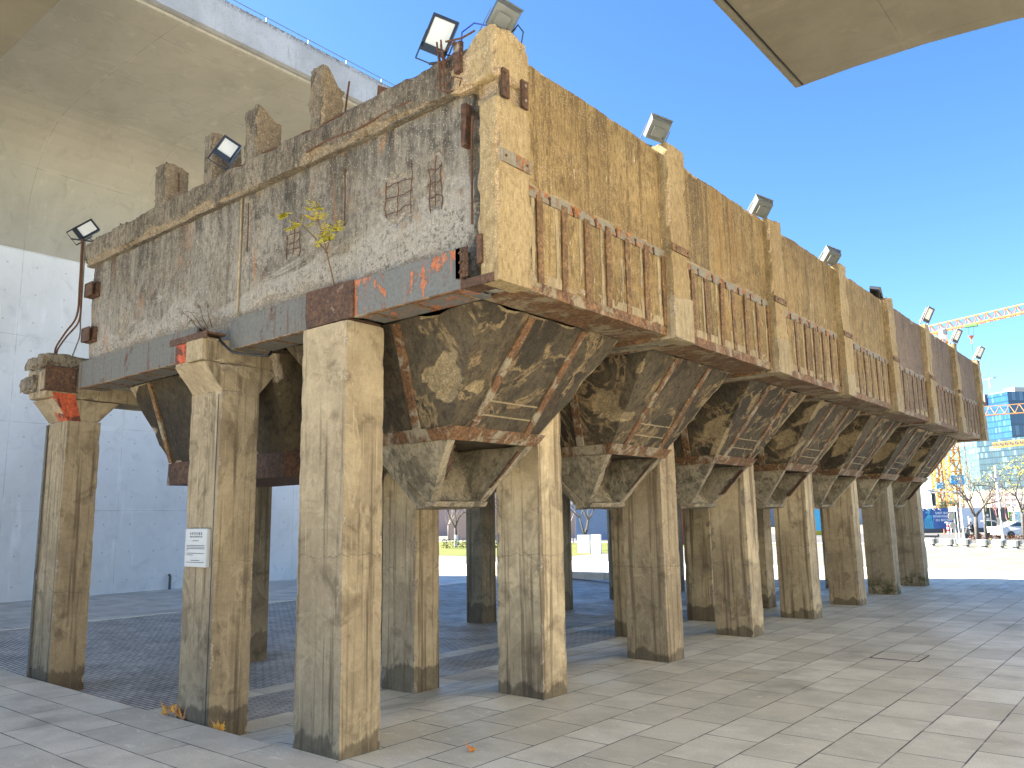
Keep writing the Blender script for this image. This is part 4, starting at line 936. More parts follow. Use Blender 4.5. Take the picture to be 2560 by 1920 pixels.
# ------------------------------------------------------------------ the street and the city beyond
def hline(px, y0=1333.): return y0-(px-2313)*.0176
road = [(-70, 200, 62.5, 97)]
quadsheet('road', road, -.006, M['asphalt'])
mb = MB()
for i in range(16): mb.add([(-40+i*5, 79.8, -.001), (-37.5+i*5, 79.8, -.001), (-37.5+i*5, 79.95, -.001), (-40+i*5, 79.95, -.001)], [(0, 1, 2, 3)])
put(mb.build('road_marking', M['white']), kind='structure')
mb = MB(); mb.box(-70, 60, 62.0, 62.5, -.1, .1); put(mb.build('kerb', M['offwhite']), kind='structure')
quadsheet('lawn', [(-95, -24.6, 36, 62), (-24.4, 60, 60.3, 61.9)], .003, M['grass'])
quadsheet('path', [(-80, -24.6, 25.5, 34)], .004, M['slab_sun'])
for i, (a, b) in enumerate((((2.14-.02, 25.2), (2.16, 26.6)), ((2.12, 28.4), (2.16, 29.6)))):
    mb = MB(); mb.add([(a[0]-.04, a[1]-.5, .009), (a[0]+.05, a[1]-.5, .009), (b[0]+.05, b[1]-.7, .009), (b[0]-.04, b[1]-.7, .009)], [(0, 1, 2, 3)])
    put(mb.build('painted_dash', M['white']), kind='structure')
# low stone kerb on the far side of the sunken floor
mb = MB(); mb.rbox(-24, -8.9, 22.6, 23.0, -.05, .22, .5, amp=.01, eamp=.01); put(mb.build('stone_kerb', M['slab_near']), 'low stone kerb crossing the sunlit plaza beyond the columns', 'kerb wall')

def hoard(px0, px1, mat, label, top=2.85, name='hoarding', y0=1333., foot=None, extra=None):
    a = gp(px0, hline(px0, y0)); b = gp(px1, hline(px1, y0)); d = (b-a); L = d.length; d.normalize(); n = Vector((d.y, -d.x, 0))
    root = empty(name, a, label, 'hoarding')
    def W(u, v, z): p = d*u+n*v; return (p.x, p.y, z)
    def pan(u0, u1, v0, v1, z0, z1):
        m = MB(); vs = [W(u, v, z) for z in (z0, z1) for v in (v0, v1) for u in (u0, u1)]
        m.add(vs, [(0, 2, 3, 1), (4, 5, 7, 6), (0, 1, 5, 4), (2, 6, 7, 3), (0, 4, 6, 2), (1, 3, 7, 5)]); return m
    z0 = .5 if foot else .02
    pan(0, L-.02, -.06, 0, z0, top).build('panel', mat, root, fix=True)
    if foot: pan(0, L-.02, -.08, -.02, .0, z0).build('plinth', foot, root, fix=True)
    if extra: extra(root, W, L, d, n)
    return root
blue = NT('blue_hoarding_print'); n_ = blue.noise(.8, 3); blue = blue.fin(blue.mix(blue.ramp(n_, .3, .7), (.035, .09, .28), (.06, .14, .38)), .4)
cy = plain('pale_blue_print', (.16, .40, .72), .5); dg = plain('dark_green_print', (.015, .07, .05), .5); lg = plain('green_print', (.13, .36, .05), .5)
cyan = plain('cyan_print', (.10, .50, .70), .5); yel = plain('yellow_strip', (.65, .50, .03), .5); slate = plain('slate_panel', (.07, .08, .10), .6); pale = plain('pale_panel', (.55, .62, .72), .5)
def ex_blue(root, W, L, d, n):
    m = MB(); k = L
    def st(pts, r):
        for a, b in zip(pts, pts[1:]): m.bar(W(a[0]*k, .012, .5+a[1]*2.35), W(b[0]*k, .012, .5+b[1]*2.35), r)
    for j in range(9):
        o = j*.018; st([(.36+o*.3, 1.0), (.33-o, .8), (.24+o, .62), (.16+o*1.4, .45), (.15+o*1.6, .2), (.17+o*1.7, .0)], .035)
    st([(.5, .86), (.54, .78), (.53, .64), (.46, .58), (.41, .42), (.38, .2), (.37, .02)], .04)
    m.build('artwork', cyan, root)
    m = MB(); dd = tuple(d)
    text_mesh(m, 'WEST BUND', .34, W(.735*k, .012, 2.18), dd, (0, 0, 1), bold=.008); text_mesh(m, 'FINANCIAL HUB', .34, W(.735*k, .012, 1.80), dd, (0, 0, 1), bold=.008); text_mesh(m, '021 80377800', .34, W(.735*k, .012, 1.36), dd, (0, 0, 1), bold=.008)
    m.build('lettering', M['white'], root)
    m = MB()
    for u in (.04, .2, .38, .56): m.bar(W(u*k, .3, 2.78), W(u*k+.25, .35, 2.62), .07, n=6)
    m.build('lamp_row', M['white'], root)
hoard(2302, 2385, blue, 'dark blue hoarding with a glowing pale figure and white lettering across the road', foot=slate, extra=ex_blue)
def mark(px0=None):
    def f(root, W, L, d, n):
        m = MB(); m.bar(W(L*.5, .01, 1.95), W(L*.5, .03, 1.95), .16, n=10)
        for z, w_ in ((1.55, .36), (1.35, .22)): 
            m.add([W(L*.5-L*w_, .012, z), W(L*.5+L*w_, .012, z), W(L*.5+L*w_, .012, z+.1), W(L*.5-L*w_, .012, z+.1)], [(0, 1, 2, 3)])
        m.build('emblem', M['white'], root)
    return f
hoard(2386, 2403, dg, 'narrow dark green hoarding panel behind the traffic pole', foot=slate)
hoard(2404, 2463, pale, 'pale blue hoarding panels behind the bare roadside tree', foot=slate)
hoard(2464.5, 2481, dg, 'dark green hoarding banner with a small white emblem right of the bare tree', extra=mark())
hoard(2482, 2526, slate, 'grey hoarding panels behind the lamp pole', foot=slate)
hoard(2527, 2541, lg, 'bright green hoarding banner with a white emblem near the right edge', top=2.3, extra=mark())
hoard(2542, 2600, plain('white_cyan_print', (.55, .78, .80), .5), 'white and cyan hoarding at the right edge of the picture', top=2.35)
hoard(1990, 2100, cyan, 'cyan hoarding with a yellow foot seen between two far columns', foot=yel)
hoard(1440, 1560, plain('sky_blue_print', (.20, .27, .38), .5), 'light blue hoarding behind the bare trees seen under the hoppers', top=3.4, y0=1336)
hoard(1120, 1440, plain('tan_panel', (.50, .34, .26), .7), 'salmon and tan site wall behind the whitewashed tree trunks', top=3.2, y0=1330)
hoard(1640, 1760, plain('maroon_panel', (.26, .055, .05), .7), 'maroon container wall glimpsed between two columns', top=3.3, y0=1352)

# bare street trees
def tree(base, h, seed, label, name='bare_tree', spread=.5, leafm=None, nleaf=0, white=0., trunk_r=.12, group=None, mat=None, fork=.35, depth=5):
    rr = random.Random(seed); root = empty(name, base, label, 'tree', group); mb = MB(); tips = []
    def grow(p, d, L, r, lev):
        pts = [p]; q = p; dd = d
        for i in range(3):
            dd = (dd+Vector((rr.uniform(-.22, .22), rr.uniform(-.22, .22), rr.uniform(-.03, .16)))).normalized(); q = q+dd*L/3; pts.append(q)
        mb.tube(pts, r, n=5 if lev < 3 else 3, r2=r*.62)
        if lev >= depth: tips.append((q, dd)); return
        if lev >= 3: tips.append((pts[2], dd))
        n = 2 if rr.random() < .45 else 3
        a0 = rr.uniform(0, 6.28)
        for i in range(n):
            a = a0+6.28*i/n+rr.uniform(-.5, .5); sp = spread*rr.uniform(.7, 1.3)
            x = dd.cross(Vector((0, 0, 1))); x = x.normalized() if x.length > .1 else Vector((1, 0, 0)); y = dd.cross(x)
            nd = (dd*math.cos(sp)+(x*math.cos(a)+y*math.sin(a))*math.sin(sp)).normalized()
            grow(q, nd, L*rr.uniform(.62, .85), r*.6, lev+1)
    th = h*fork
    tr = MB(); tp = [Vector((0, 0, -.1)), Vector((rr.uniform(-.05, .05), 0, th*.5)), Vector((rr.uniform(-.08, .08), rr.uniform(-.05, .05), th))]
    tr.tube(tp, trunk_r, n=8, r2=trunk_r*.75); tr.build('trunk', mat or M['bark'], root, smooth=True)
    if white: m = MB(); m.tube([Vector((0, 0, -.05)), tp[0].lerp(tp[1], .5)+Vector((0, 0, .0)), Vector((0, 0, white))], trunk_r*1.05, n=8, r2=trunk_r*.98); m.build('whitewash', M['white'], root)
    L = (h-th)*.34
    for i in range(3):
        a = 2.1*i+rr.uniform(-.4, .4); grow(tp[2]-Vector((0, 0, .05)), Vector((math.cos(a)*.5, math.sin(a)*.5, .85)).normalized(), L, trunk_r*.6, 1)
    mb.build('crown', mat or M['bark'], root)
    if leafm:
        lf = MB()
        for i in range(nleaf):
            q, dd = tips[rr.randrange(len(tips))]; p = q+Vector((rr.gauss(0, .13), rr.gauss(0, .13), rr.gauss(0, .1)))
            a = Vector((rr.uniform(-1, 1), rr.uniform(-1, 1), rr.uniform(-.6, .6))).normalized(); b = a.cross(Vector((rr.uniform(-1, 1), rr.uniform(-1, 1), 1))).normalized(); s_ = rr.uniform(.05, .10)
            lf.add([p, p+a*s_+b*s_*.5, p+a*s_*2, p+a*s_-b*s_*.5], [(0, 1, 2, 3)])
        lf.build('leaves', leafm, root)
    return root
M['bark'] = plain('grey_bark', (.13, .115, .10), .9, 0, .5, 12, .2); M['bark_red'] = plain('reddish_twigs', (.30, .16, .14), .9, 0, .4, 9, .2); M['bark_pale'] = plain('pale_twigs', (.34, .30, .26), .9, 0, .4, 9, .2)
tree(gp(2446, 1359), 5.9, 3, 'bare grey roadside tree with a few yellow leaves, nearest to the white blocks', spread=.62, leafm=M['leaf_g'], nleaf=240, trunk_r=.17, fork=.34)
tree(gp(2467, 1350), 5.4, 8, 'thinner bare tree just behind the roadside tree', spread=.5, trunk_r=.12, fork=.4)
tree(gp(2562, 1347), 7.6, 12, 'half-bare tree with yellow leaves at the right edge of the picture', spread=.6, leafm=M['leaf_y'], nleaf=900, trunk_r=.16, fork=.3)
tree(gp(2526, 1338), 5.0, 15, 'reddish bare tree behind the green banner', spread=.6, trunk_r=.10, fork=.3, mat=M['bark_red'])
tree(gp(2497, 1337), 5.2, 17, 'reddish twiggy tree behind the tall lamp pole', spread=.62, trunk_r=.10, fork=.28, mat=M['bark_red'])
tree(gp(2322, 1334), 3.9, 21, 'round bushy green tree behind the blue hoarding', name='green_tree', spread=.6, leafm=plain('dull_green_leaves', (.05, .075, .03), .7, 0, .4, 3), nleaf=1500, trunk_r=.14, fork=.3).location.y += 12
for i, (px, py, h, lab, mt) in enumerate(((1140, 1368, 6.2, 'bare tree with a whitewashed trunk left of the dark far column', 'bark'), (1466, 1377, 5.4, 'dark bare tree with a whitewashed forked trunk in the second gap between columns', 'bark'),
        (1122, 1352, 6.5, 'pale twiggy tree behind the first whitewashed trunk', 'bark_pale'), (1425, 1350, 6.5, 'pale bare tree at the left side of the second gap', 'bark_pale'), (1500, 1345, 6.8, 'pale bare tree at the right side of the second gap', 'bark_pale'),
        (1262, 1362, 6.2, 'bare tree in the narrow slit beside the second outer column', 'bark'), (1715, 1345, 6.0, 'reddish bare tree above the maroon wall', 'bark_red'), (1380, 1356, 6.2, 'bare tree mostly hidden behind the chute of the second hopper', 'bark_pale'))):
    tree(gp(px, py), h, 30+i, lab, spread=.5, trunk_r=.15 if mt == 'bark' else .11, fork=.2 if i == 1 else .28, mat=M[mt], white=1.1 if mt == 'bark' else 0, leafm=M['leaf_y'] if i in (0, 2) else None, nleaf=160)
# hedges
def hedge(name, pts, w_, h_, mats, label, seed):
    rr = random.Random(seed); mb = MB()
    for a, b in zip(pts, pts[1:]):
        a = Vector(a); b = Vector(b); L = (b-a).length; n = int(L*130*h_/.5)
        s_ = (b-a).normalized().cross(Vector((0, 0, 1)))
        for i in range(n):
            p = a.lerp(b, rr.random())+s_*rr.uniform(-w_/2, w_/2)+Vector((0, 0, rr.uniform(.02, h_)*(.9+.2*rr.random())))
            d = Vector((rr.uniform(-1, 1), rr.uniform(-1, 1), rr.uniform(-1, 1))).normalized(); e = d.cross(Vector((.3, .5, 1))).normalized(); k = rr.uniform(.05, .10)
            mb.add([p-d*k, p+e*k*.7, p+d*k, p-e*k*.7], [(0, 1, 2, 3)], rr.randrange(len(mats)))
    return put(mb.build(name, mats), label, 'hedge')
M['hedge_r'] = plain('red_hedge_leaf', (.30, .07, .03), .7, 0, .4, 8); M['hedge_g'] = plain('green_hedge_leaf', (.08, .10, .03), .7, 0, .4, 8); M['hedge_y'] = plain('yellow_hedge_leaf', (.35, .33, .06), .7, 0, .4, 8)
hedge('hedge', [gp(2421, 1350), gp(2505, 1349.5)], .7, .42, [M['hedge_r'], M['hedge_r'], M['hedge_g']], 'low clipped red hedge along the road behind the white blocks', 1)
hedge('hedge', [gp(2508, 1350.5), gp(2570, 1349.5)], .7, .42, [M['hedge_r'], M['hedge_g'], M['twig']], 'browner stretch of low hedge in front of the white car', 2)
hedge('hedge', [gp(1105, 1371), gp(1275, 1369)], 1.2, .8, [M['hedge_y'], M['hedge_g'], M['hedge_g']], 'yellow and dark green clipped hedge on the lawn behind the whitewashed trunks', 3)

# white block seats with slatted ends
def seat_block():
    root = empty('block_seat', (0, 0, 0), 'x', 'block seat', 'white block seats lined up along the plaza edge')
    mb = MB(); mb.box(-.28, .28, -.22, .22, .16, .55); mb.build('block', M['white'], root)
    mb = MB()
    for i in range(6): mb.box(.283, .44, -.2, .2, .19+i*.06, .225+i*.06)
    mb.build('slatted_end', M['silver'], root)
    mb = MB(); mb.box(-.28, .28, -.2, .2, 0, .05); mb.build('base', M['white'], root)
    mb = MB(); mb.box(-.05, .02, -.12, .12, .05, .16); mb.box(.2, .26, -.12, .12, .05, .16); mb.build('legs', M['black'], root)
    return root
sb = seat_block(); seats = [sb]
ords = ['white block seat nearest the last column', 'white block seat, second from the last column', 'white block seat, third from the last column, left of the bare tree', 'white block seat just right of the bare tree', 'white block seat below the tall lamp pole', 'white block seat nearest the right edge']
for i, (px, py) in enumerate(((2328, 1365.5), (2372, 1367), (2412, 1368), (2458, 1370), (2498, 1371), (2536, 1372.5))):
    o = sb if i == 0 else copy_tree(sb); o.location = gp(px, py); o.rotation_euler.z = R(-28); o['label'] = ords[i]
for px, py, lab in ((2354, 1363, 'short white cylindrical bollard between the first two white blocks'), (2389, 1363, 'short white cylindrical bollard right of the second white block'), (2316, 1362, 'short white bollard half hidden by the last column')):
    mb = MB(); mb.bar((0, 0, 0), (0, 0, .42), .1, n=14); mb.bar((0, 0, .42), (0, 0, .46), .085, n=14); o = mb.build('bollard', M['white'], loc=gp(px, py)); put(o, lab, 'bollard')
mb = MB(); mb.bar((-.9, 0, .5), (.9, 0, .5), .14, n=10); mb.bar((-.6, 0, 0), (-.6, 0, .5), .04); mb.bar((.6, 0, 0), (.6, 0, .5), .04)
o = mb.build('barrier_bar', M['black'], loc=gp(2322, 1354)); o.rotation_euler.z = R(-20); put(o, 'dark horizontal barrier bar just right of the last column', 'barrier')

# poles, signals, signs
def pole(px, py, ytop, r, label, name='pole', mat=None, cat='pole', extra=None):
    b = gp(px, py); D = math.hypot(b.x-CAM[0], b.y-CAM[1]); t = ad(px, ytop, D); root = empty(name, b, label, cat)
    mb = MB(); mb.bar((0, 0, 0), (0, 0, t.z), r, n=8, r2=r*.7); mb.bar((0, 0, 0), (0, 0, .12), r*2, n=8); mb.build('shaft', mat or M['pole'], root)
    if extra: extra(root, b, D, t.z)
    return root
M['pole'] = plain('galvanised_pole', (.55, .56, .55), .5, .2, .1)
rt = Vector((_r.x, _r.y, 0)).normalized(); fw = Vector((-rt.y, rt.x, 0)); toc = -fw
def ex_lamp(root, b, D, h):
    mb = MB(); mb.tube([Vector((0, 0, h*.66)), -rt*.5+Vector((0, 0, h*.72)), -rt*1.3+Vector((0, 0, h*.745))], .035, n=6); mb.bar(-rt*1.3+Vector((0, 0, h*.745)), -rt*1.75+Vector((0, 0, h*.74)), .06, n=6); mb.build('lamp_arm', M['silver'], root)
    mb = MB(); mb.bar(-rt*.1+Vector((0, 0, h*.80)), -rt*.42+Vector((0, 0, h*.87)), .1, n=6); mb.bar(rt*.05+Vector((0, 0, h*.84)), rt*.45+Vector((0, 0, h*.85)), .04); mb.build('camera', M['white'], root)
    mb = MB()
    for z, s_ in ((.36, 1), (.26, -1), (.30, 1)): mb.box(-.14+s_*.16, .14+s_*.16, -.1, .1, h*z-.32, h*z+.32)
    mb.build('signal_box', M['silver'], root)
    mb = MB(); mb.box(.02, .25, -.15, .1, h*.27, h*.42); mb.bar((.2, -.1, h*.44), (.25, -.1, h*.3), .1, n=6); mb.build('signal_head', M['black'], root)
pole(2509, 1353, 1163, .13, 'tall white lamp and camera pole rising in front of the glass tower', 'lamp_pole', extra=ex_lamp, cat='lamp pole')
def ex_sig(root, b, D, h):
    mb = MB(); mb.tube([Vector((0, 0, h-.15)), -rt*1.2+Vector((0, 0, h-.1)), -rt*2.6+Vector((0, 0, h-.05))], .06, n=6); mb.bar(Vector((0, 0, h-1.1)), -rt*1.6+Vector((0, 0, h-.2)), .03); mb.build('signal_arm', M['pole'], root)
    mb = MB(); c = -rt*2.35+Vector((0, 0, h-.75)); 
    for du, dz, u1, z1 in ((-.2, -.62, -.16, .62), (.16, -.62, .2, .62), (-.2, .58, .2, .62), (-.2, -.62, .2, -.58)): 
        a = c+rt*du; e = c+rt*u1; mb.box(min(a.x, e.x)-.01, max(a.x, e.x)+.01, min(a.y, e.y)-.03, max(a.y, e.y)+.03, c.z+min(dz, z1), c.z+max(dz, z1))
    mb.build('signal_frame', M['white'], root)
    mb = MB(); mb.box(c.x-.13, c.x+.13, c.y-.06, c.y+.06, c.z-.56, c.z+.56); mb.build('signal_head', M['black'], root)
    mb = MB(); mb.bar(-rt*2.9+Vector((0, 0, h+.05)), -rt*2.2+Vector((0, 0, h+.1)), .1, n=6); mb.bar(-rt*2.5+Vector((0, 0, h+.1)), -rt*2.5+Vector((0, 0, h+.4)), .06, n=6); mb.build('camera', M['white'], root)
pole(2411, 1349, 1226, .10, 'grey traffic pole whose long arm carries a signal head above the blue hoarding', 'traffic_signal', extra=ex_sig, cat='traffic signal')
def ex_disc(root, b, D, h):
    mb = MB()
    for z, s_ in ((h-.55, -.22), (h-1.25, -.18)):
        c = rt*s_+Vector((0, 0, z)); mb.bar(c, c+toc*.03, .26, n=16)
    mb.build('round_sign', plain('sign_back', (.50, .44, .34), .6), root)
    mb = MB(); c = -rt*.1+Vector((0, 0, h-.05)); mb.box(c.x-.25, c.x+.25, c.y-.1, c.y+.1, c.z-.15, c.z+.2); mb.build('control_box', M['white'], root)
pole(2393, 1361, 1272, .06, 'slim pole carrying two round signs seen from behind, in front of the blue hoarding', 'sign_pole', extra=ex_disc, cat='sign pole')
pole(2400, 1352, 1262, .06, 'slim white pole right beside the round-sign pole')
pole(2541, 1334, 1256, .07, 'white gantry post left of the green banner')
pole(2477, 1349, 1330, .05, 'short yellow post by the bare tree', mat=plain('ochre_post', (.45, .30, .10), .6))
pole(2427, 1346, 1290, .07, 'white post behind the parked scooter')
mb = MB(); a = ad(2498, 1258, 105); b = ad(2590, 1256, 105); mb.bar(a, b, .06)
for k in (0, .33, .66, 1): p = a.lerp(b, k); mb.bar((p.x, p.y, 0), p, .06)
put(mb.build('gantry', M['pole']), 'long thin white gantry rail behind the lamp pole', 'gantry')
b = gp(2372, 1334); root = empty('striped_bollard', b, 'tall red and white striped marker post in front of the blue hoarding', 'marker post')
for i in range(5):
    mb = MB(); mb.bar((0, 0, i*.24), (0, 0, (i+1)*.24-.003), .15-.008*i, n=12); mb.build('band', M['white'] if i % 2 == 0 else plain('red_band', (.6, .05, .05), .5), root)
mb = MB(); mb.bar((0, 0, 1.2), (0, 0, 1.28), .28, n=12); mb.build('cap', M['white'], root)
mb = MB(); mb.bar((0, 0, 0), (0, 0, .9), .05, n=8); put(mb.build('slim_post', M['white'], loc=gp(2379, 1333)), 'slim white post right of the striped marker', 'post')
mb = MB(); mb.bar((0, 0, 0), (0, 0, .55), .09, n=10, r2=.03); mb.box(-.14, .14, -.14, .14, 0, .03); put(mb.build('traffic_cone', plain('cone_orange', (.75, .18, .06), .5), loc=gp(2361, 1335)), 'small orange cone left of the striped marker', 'traffic cone')

# vehicles
def car(loc, rz, label, body):
    root = empty('car', loc, label, 'car', rz=rz); L, W_ = 2.2, .88
    prof = [(-2.2, .35), (-2.2, .72), (-2.05, .92), (-1.25, 1.02), (-.55, 1.42), (.65, 1.47), (1.55, 1.08), (2.12, .95), (2.2, .6), (2.15, .3), (-2.1, .28)]
    mb = MB(); n = len(prof); vs = [(x, -W_*(1 if z < 1.05 else .82), z) for x, z in prof]+[(x, W_*(1 if z < 1.05 else .82), z) for x, z in prof]
    mb.add(vs, [tuple(range(n)), tuple(range(2*n-1, n-1, -1))]+[(i, (i+1) % n, n+(i+1) % n, n+i) for i in range(n)]); mb.build('body', body, root, fix=True)
    gl = plain('car_glass', (.03, .05, .06), .1, 0, 0, 2, .7); mb = MB()
    for s_ in (-1, 1):
        y = s_*(W_*.86)
        for q in (((-1.12, 1.05), (-.52, 1.36), (-.05, 1.39), (-.05, 1.05)), ((.02, 1.05), (.02, 1.39), (.62, 1.40), (1.3, 1.08))): mb.add([(x, y+s_*.045*(1 if z < 1.2 else .0), z) for x, z in q], [(0, 1, 2, 3)])
    mb.add([(-1.26, -.7, 1.045), (-1.26, .7, 1.045), (-.58, .66, 1.415), (-.58, -.66, 1.415)], [(0, 1, 2, 3)]); mb.build('window', gl, root)
    for x in (-1.38, 1.38):
        for y in (-W_+.02, W_-.02):
            mb = MB(); mb.bar((x, y-.1, .32), (x, y+.1, .32), .32, n=18); wl = mb.build('wheel', M['black'], root)
            mb = MB(); mb.bar((x, y-.11, .32), (x, y+.11, .32), .19, n=12); mb.build('rim', M['silver'], wl)
    return root
car(gp(2552, 1345), math.atan2(rt.y, rt.x)+math.pi, 'white car parked behind the low hedge at the right edge', M['white'])
c0 = gp(2482, 1343); root = empty('delivery_cart', c0, 'small white cargo cart under a pale canopy beside the bare trees', 'cart', rz=math.atan2(rt.y, rt.x))
mb = MB(); mb.rbox(-.35, .75, -.45, .45, .25, .98, .5, amp=0, eamp=0); mb.build('cargo_box', M['white'], root)
mb = MB(); mb.tube([(-.7, 0, 1.55), (-.2, 0, 1.58), (.4, 0, 1.45), (.75, 0, 1.25)], .06, n=6); mb.box(-.75, .2, -.4, .4, 1.50, 1.56); mb.bar((-.65, -.3, .4), (-.65, -.3, 1.5), .03); mb.build('canopy', M['offwhite'], root)
for x in (-.55, .55): mb = MB(); mb.bar((x, -.5, .25), (x, -.42, .25), .25, n=14); mb.build('wheel', M['black'], root)
s0 = gp(2416, 1347); root = empty('scooter', s0, 'dark scooter standing at the left end of the red hedge', 'scooter', rz=math.atan2(rt.y, rt.x))
for x in (-.05, 1.15): mb = MB(); mb.bar((x, -.05, .25), (x, .05, .25), .25, n=14); mb.build('wheel', M['black'], root)
mb = MB(); mb.tube([(-.05, 0, .3), (.05, 0, .7), (.18, 0, 1.02)], .07, n=6); mb.tube([(.1, 0, .5), (.3, 0, .3), (.6, 0, .3), (.75, 0, .6), (1.2, 0, .62)], .11, n=7); mb.bar((.15, -.3, 1.02), (.15, .3, 1.02), .025); mb.build('body', M['silver'], root)
mb = MB(); mb.rbox(.5, 1.2, -.14, .14, .62, .76, .2, amp=0, eamp=0); mb.build('seat', M['black'], root)
pr = empty('person', s0+rt*.62, 'rider in dark clothes and a white helmet sitting on the scooter', 'person', rz=math.atan2(rt.y, rt.x))
me = bpy.data.meshes.new('body'); J = [(0, 0, .80), (-.02, 0, 1.05), (-.06, 0, 1.3), (-.08, 0, 1.42), (-.10, 0, 1.55), (0, .12, .82), (-.38, .13, .80), (-.36, .13, .38), (-.48, .13, .34), (0, -.12, .82), (-.38, -.13, .80), (-.36, -.13, .38), (-.48, -.13, .34), (-.06, .2, 1.3), (-.22, .24, 1.1), (-.42, .24, 1.04), (-.06, -.2, 1.3), (-.22, -.24, 1.1), (-.42, -.24, 1.04)]
me.from_pydata(J, [(0, 1), (1, 2), (2, 3), (3, 4), (0, 5), (5, 6), (6, 7), (7, 8), (0, 9), (9, 10), (10, 11), (11, 12), (2, 13), (13, 14), (14, 15), (2, 16), (16, 17), (17, 18)], []); me.materials.append(plain('dark_clothes', (.02, .02, .025), .9))
o = bpy.data.objects.new('body', me); COL.objects.link(o); o.parent = pr; sk = o.modifiers.new('s', 'SKIN')
for v, r_ in zip(me.skin_vertices[0].data, (.15, .15, .16, .06, .09, .10, .075, .05, .045, .10, .075, .05, .045, .07, .05, .035, .07, .05, .035)): v.radius = (r_, r_)
me.skin_vertices[0].data[0].use_root = True; o.modifiers.new('u', 'SUBSURF').levels = 1
bm = bmesh.new(); bmesh.ops.create_uvsphere(bm, u_segments=14, v_segments=8, radius=.145, matrix=Matrix.Translation((-.10, 0, 1.62))); m_ = bpy.data.meshes.new('helmet'); bm.to_mesh(m_); bm.free(); m_.materials.append(M['white'])
o = bpy.data.objects.new('helmet', m_); COL.objects.link(o); o.parent = pr

# low white walls on the lawn edge in the second gap
for px0, px1, py, h, lab in ((1444, 1474, 1383, 1.25, 'low white garden wall left of the forked trunk'), (1478, 1502, 1385, 1.3, 'low white garden wall with a small grey door right of the forked trunk')):
    a = gp(px0, py); b = gp(px1, py); d = (b-a).normalized(); n = Vector((-d.y, d.x, 0)); mb = MB()
    vs = [tuple(p+n*k+Vector((0, 0, z))) for z in (0, h) for k in (0, .3) for p in (a, b)]
    mb.add(vs, [(0, 2, 3, 1), (4, 5, 7, 6), (0, 1, 5, 4), (2, 6, 7, 3), (0, 4, 6, 2), (1, 3, 7, 5)]); put(mb.build('garden_wall', M['white'], fix=True), lab, 'wall')
mb = MB(); a = gp(1152, 1366.5)
for i in range(14): mb.bar((a.x+i*.8-4, a.y+i*.5+4, 0), (a.x+i*.8-4, a.y+i*.5+4, .9), .05)
put(mb.build('bicycle_row', plain('navy_frames', (.03, .05, .16), .5)), 'row of dark blue bicycles parked far behind the lawn', 'bicycles', kind='stuff')

# tower cranes
def truss(mb, a, b, w_, h_, seg, mi=0, r=.09, tri=True):
    a = Vector(a); b = Vector(b); d = (b-a).normalized(); s_ = d.cross(Vector((0, 0, 1))).normalized(); n = max(2, int((b-a).length/seg))
    up = Vector((0, 0, 1))
    for k in (-1, 1): mb.bar(a+s_*w_/2*k, b+s_*w_/2*k, r)
    mb.bar(a+up*h_, b+up*h_, r)
    for i in range(n):
        p = a.lerp(b, i/n); q = a.lerp(b, (i+1)/n); m = (p+q)/2+up*h_
        for k in (-1, 1): mb.bar(p+s_*w_/2*k, m, r*.6); mb.bar(m, q+s_*w_/2*k, r*.6)
        mb.bar(p+s_*w_/2, q-s_*w_/2, r*.5)
def mast(mb, b, z0, z1, w_, r=.1):
    b = Vector(b); n = int((z1-z0)/w_)
    C_ = [rt*x+fw*y for x, y in ((-w_/2, -w_/2), (w_/2, -w_/2), (w_/2, w_/2), (-w_/2, w_/2))]
    for c_ in C_: mb.bar(b+c_+Vector((0, 0, z0)), b+c_+Vector((0, 0, z1)), r)
    for i in range(n):
        za = z0+(z1-z0)*i/n; zb = z0+(z1-z0)*(i+1)/n
        for k in range(4):
            p, q = C_[k], C_[(k+1) % 4]
            if i % 2: p, q = q, p
            mb.bar(b+p+Vector((0, 0, za)), b+q+Vector((0, 0, zb)), r*.6); mb.bar(b+p+Vector((0, 0, za)), b+q+Vector((0, 0, za)), r*.5)
M['cr_o'] = plain('orange_crane_paint', (.42, .16, .035), .7); M['cr_y'] = plain('yellow_crane_paint', (.50, .21, .01), .6); M['cr_p'] = plain('pale_crane_paint', (.42, .22, .08), .6)
sgn = plain('azure_sign', (.02, .42, .80), .5)
def crane(px, D, zt, label, jib, jm, mastm, w_, sign=None, cab=False):
    b = ad(px, 1278, D); b.z = 0; root = empty('tower_crane', b, label, 'crane')
    mb = MB(); mast(mb, (0, 0, 0), 0, zt, w_, .15); mb.build('mast', mastm, root)
    if sign:
        zs, hs, txt = sign; mb = MB(); c_ = toc*(w_/2+.25)
        vs = [tuple(c_+rt*x+toc*y+Vector((0, 0, z))) for z in (zs-hs/2, zs+hs/2) for y in (0, .08) for x in (-w_*.62, w_*.62)]
        mb.add(vs, [(0, 2, 3, 1), (4, 5, 7, 6), (0, 1, 5, 4), (2, 6, 7, 3), (0, 4, 6, 2), (1, 3, 7, 5)]); sg = mb.build('sign_board', sgn, root, fix=True)
        mb = MB(); text_mesh(mb, txt[:2], hs*.40, c_+toc*.09+Vector((0, 0, zs+.06*hs)), tuple(rt), (0, 0, 1), bold=.01); text_mesh(mb, txt[2:], hs*.40, c_+toc*.09+Vector((0, 0, zs-.36*hs)), tuple(rt), (0, 0, 1), bold=.01); mb.build('lettering', M['white'], sg)
    if jib:
        mb = MB(); truss(mb, Vector(jib[0])-b, Vector(jib[1])-b, 1.1, jib[2], jib[3], r=.12); mb.build('jib', jm, root)
    return root, b
zj = ad(2340, 826, 150).z
j0 = onp(2318, 836, 2, zj); j1 = onp(2640, 764, 2, zj)
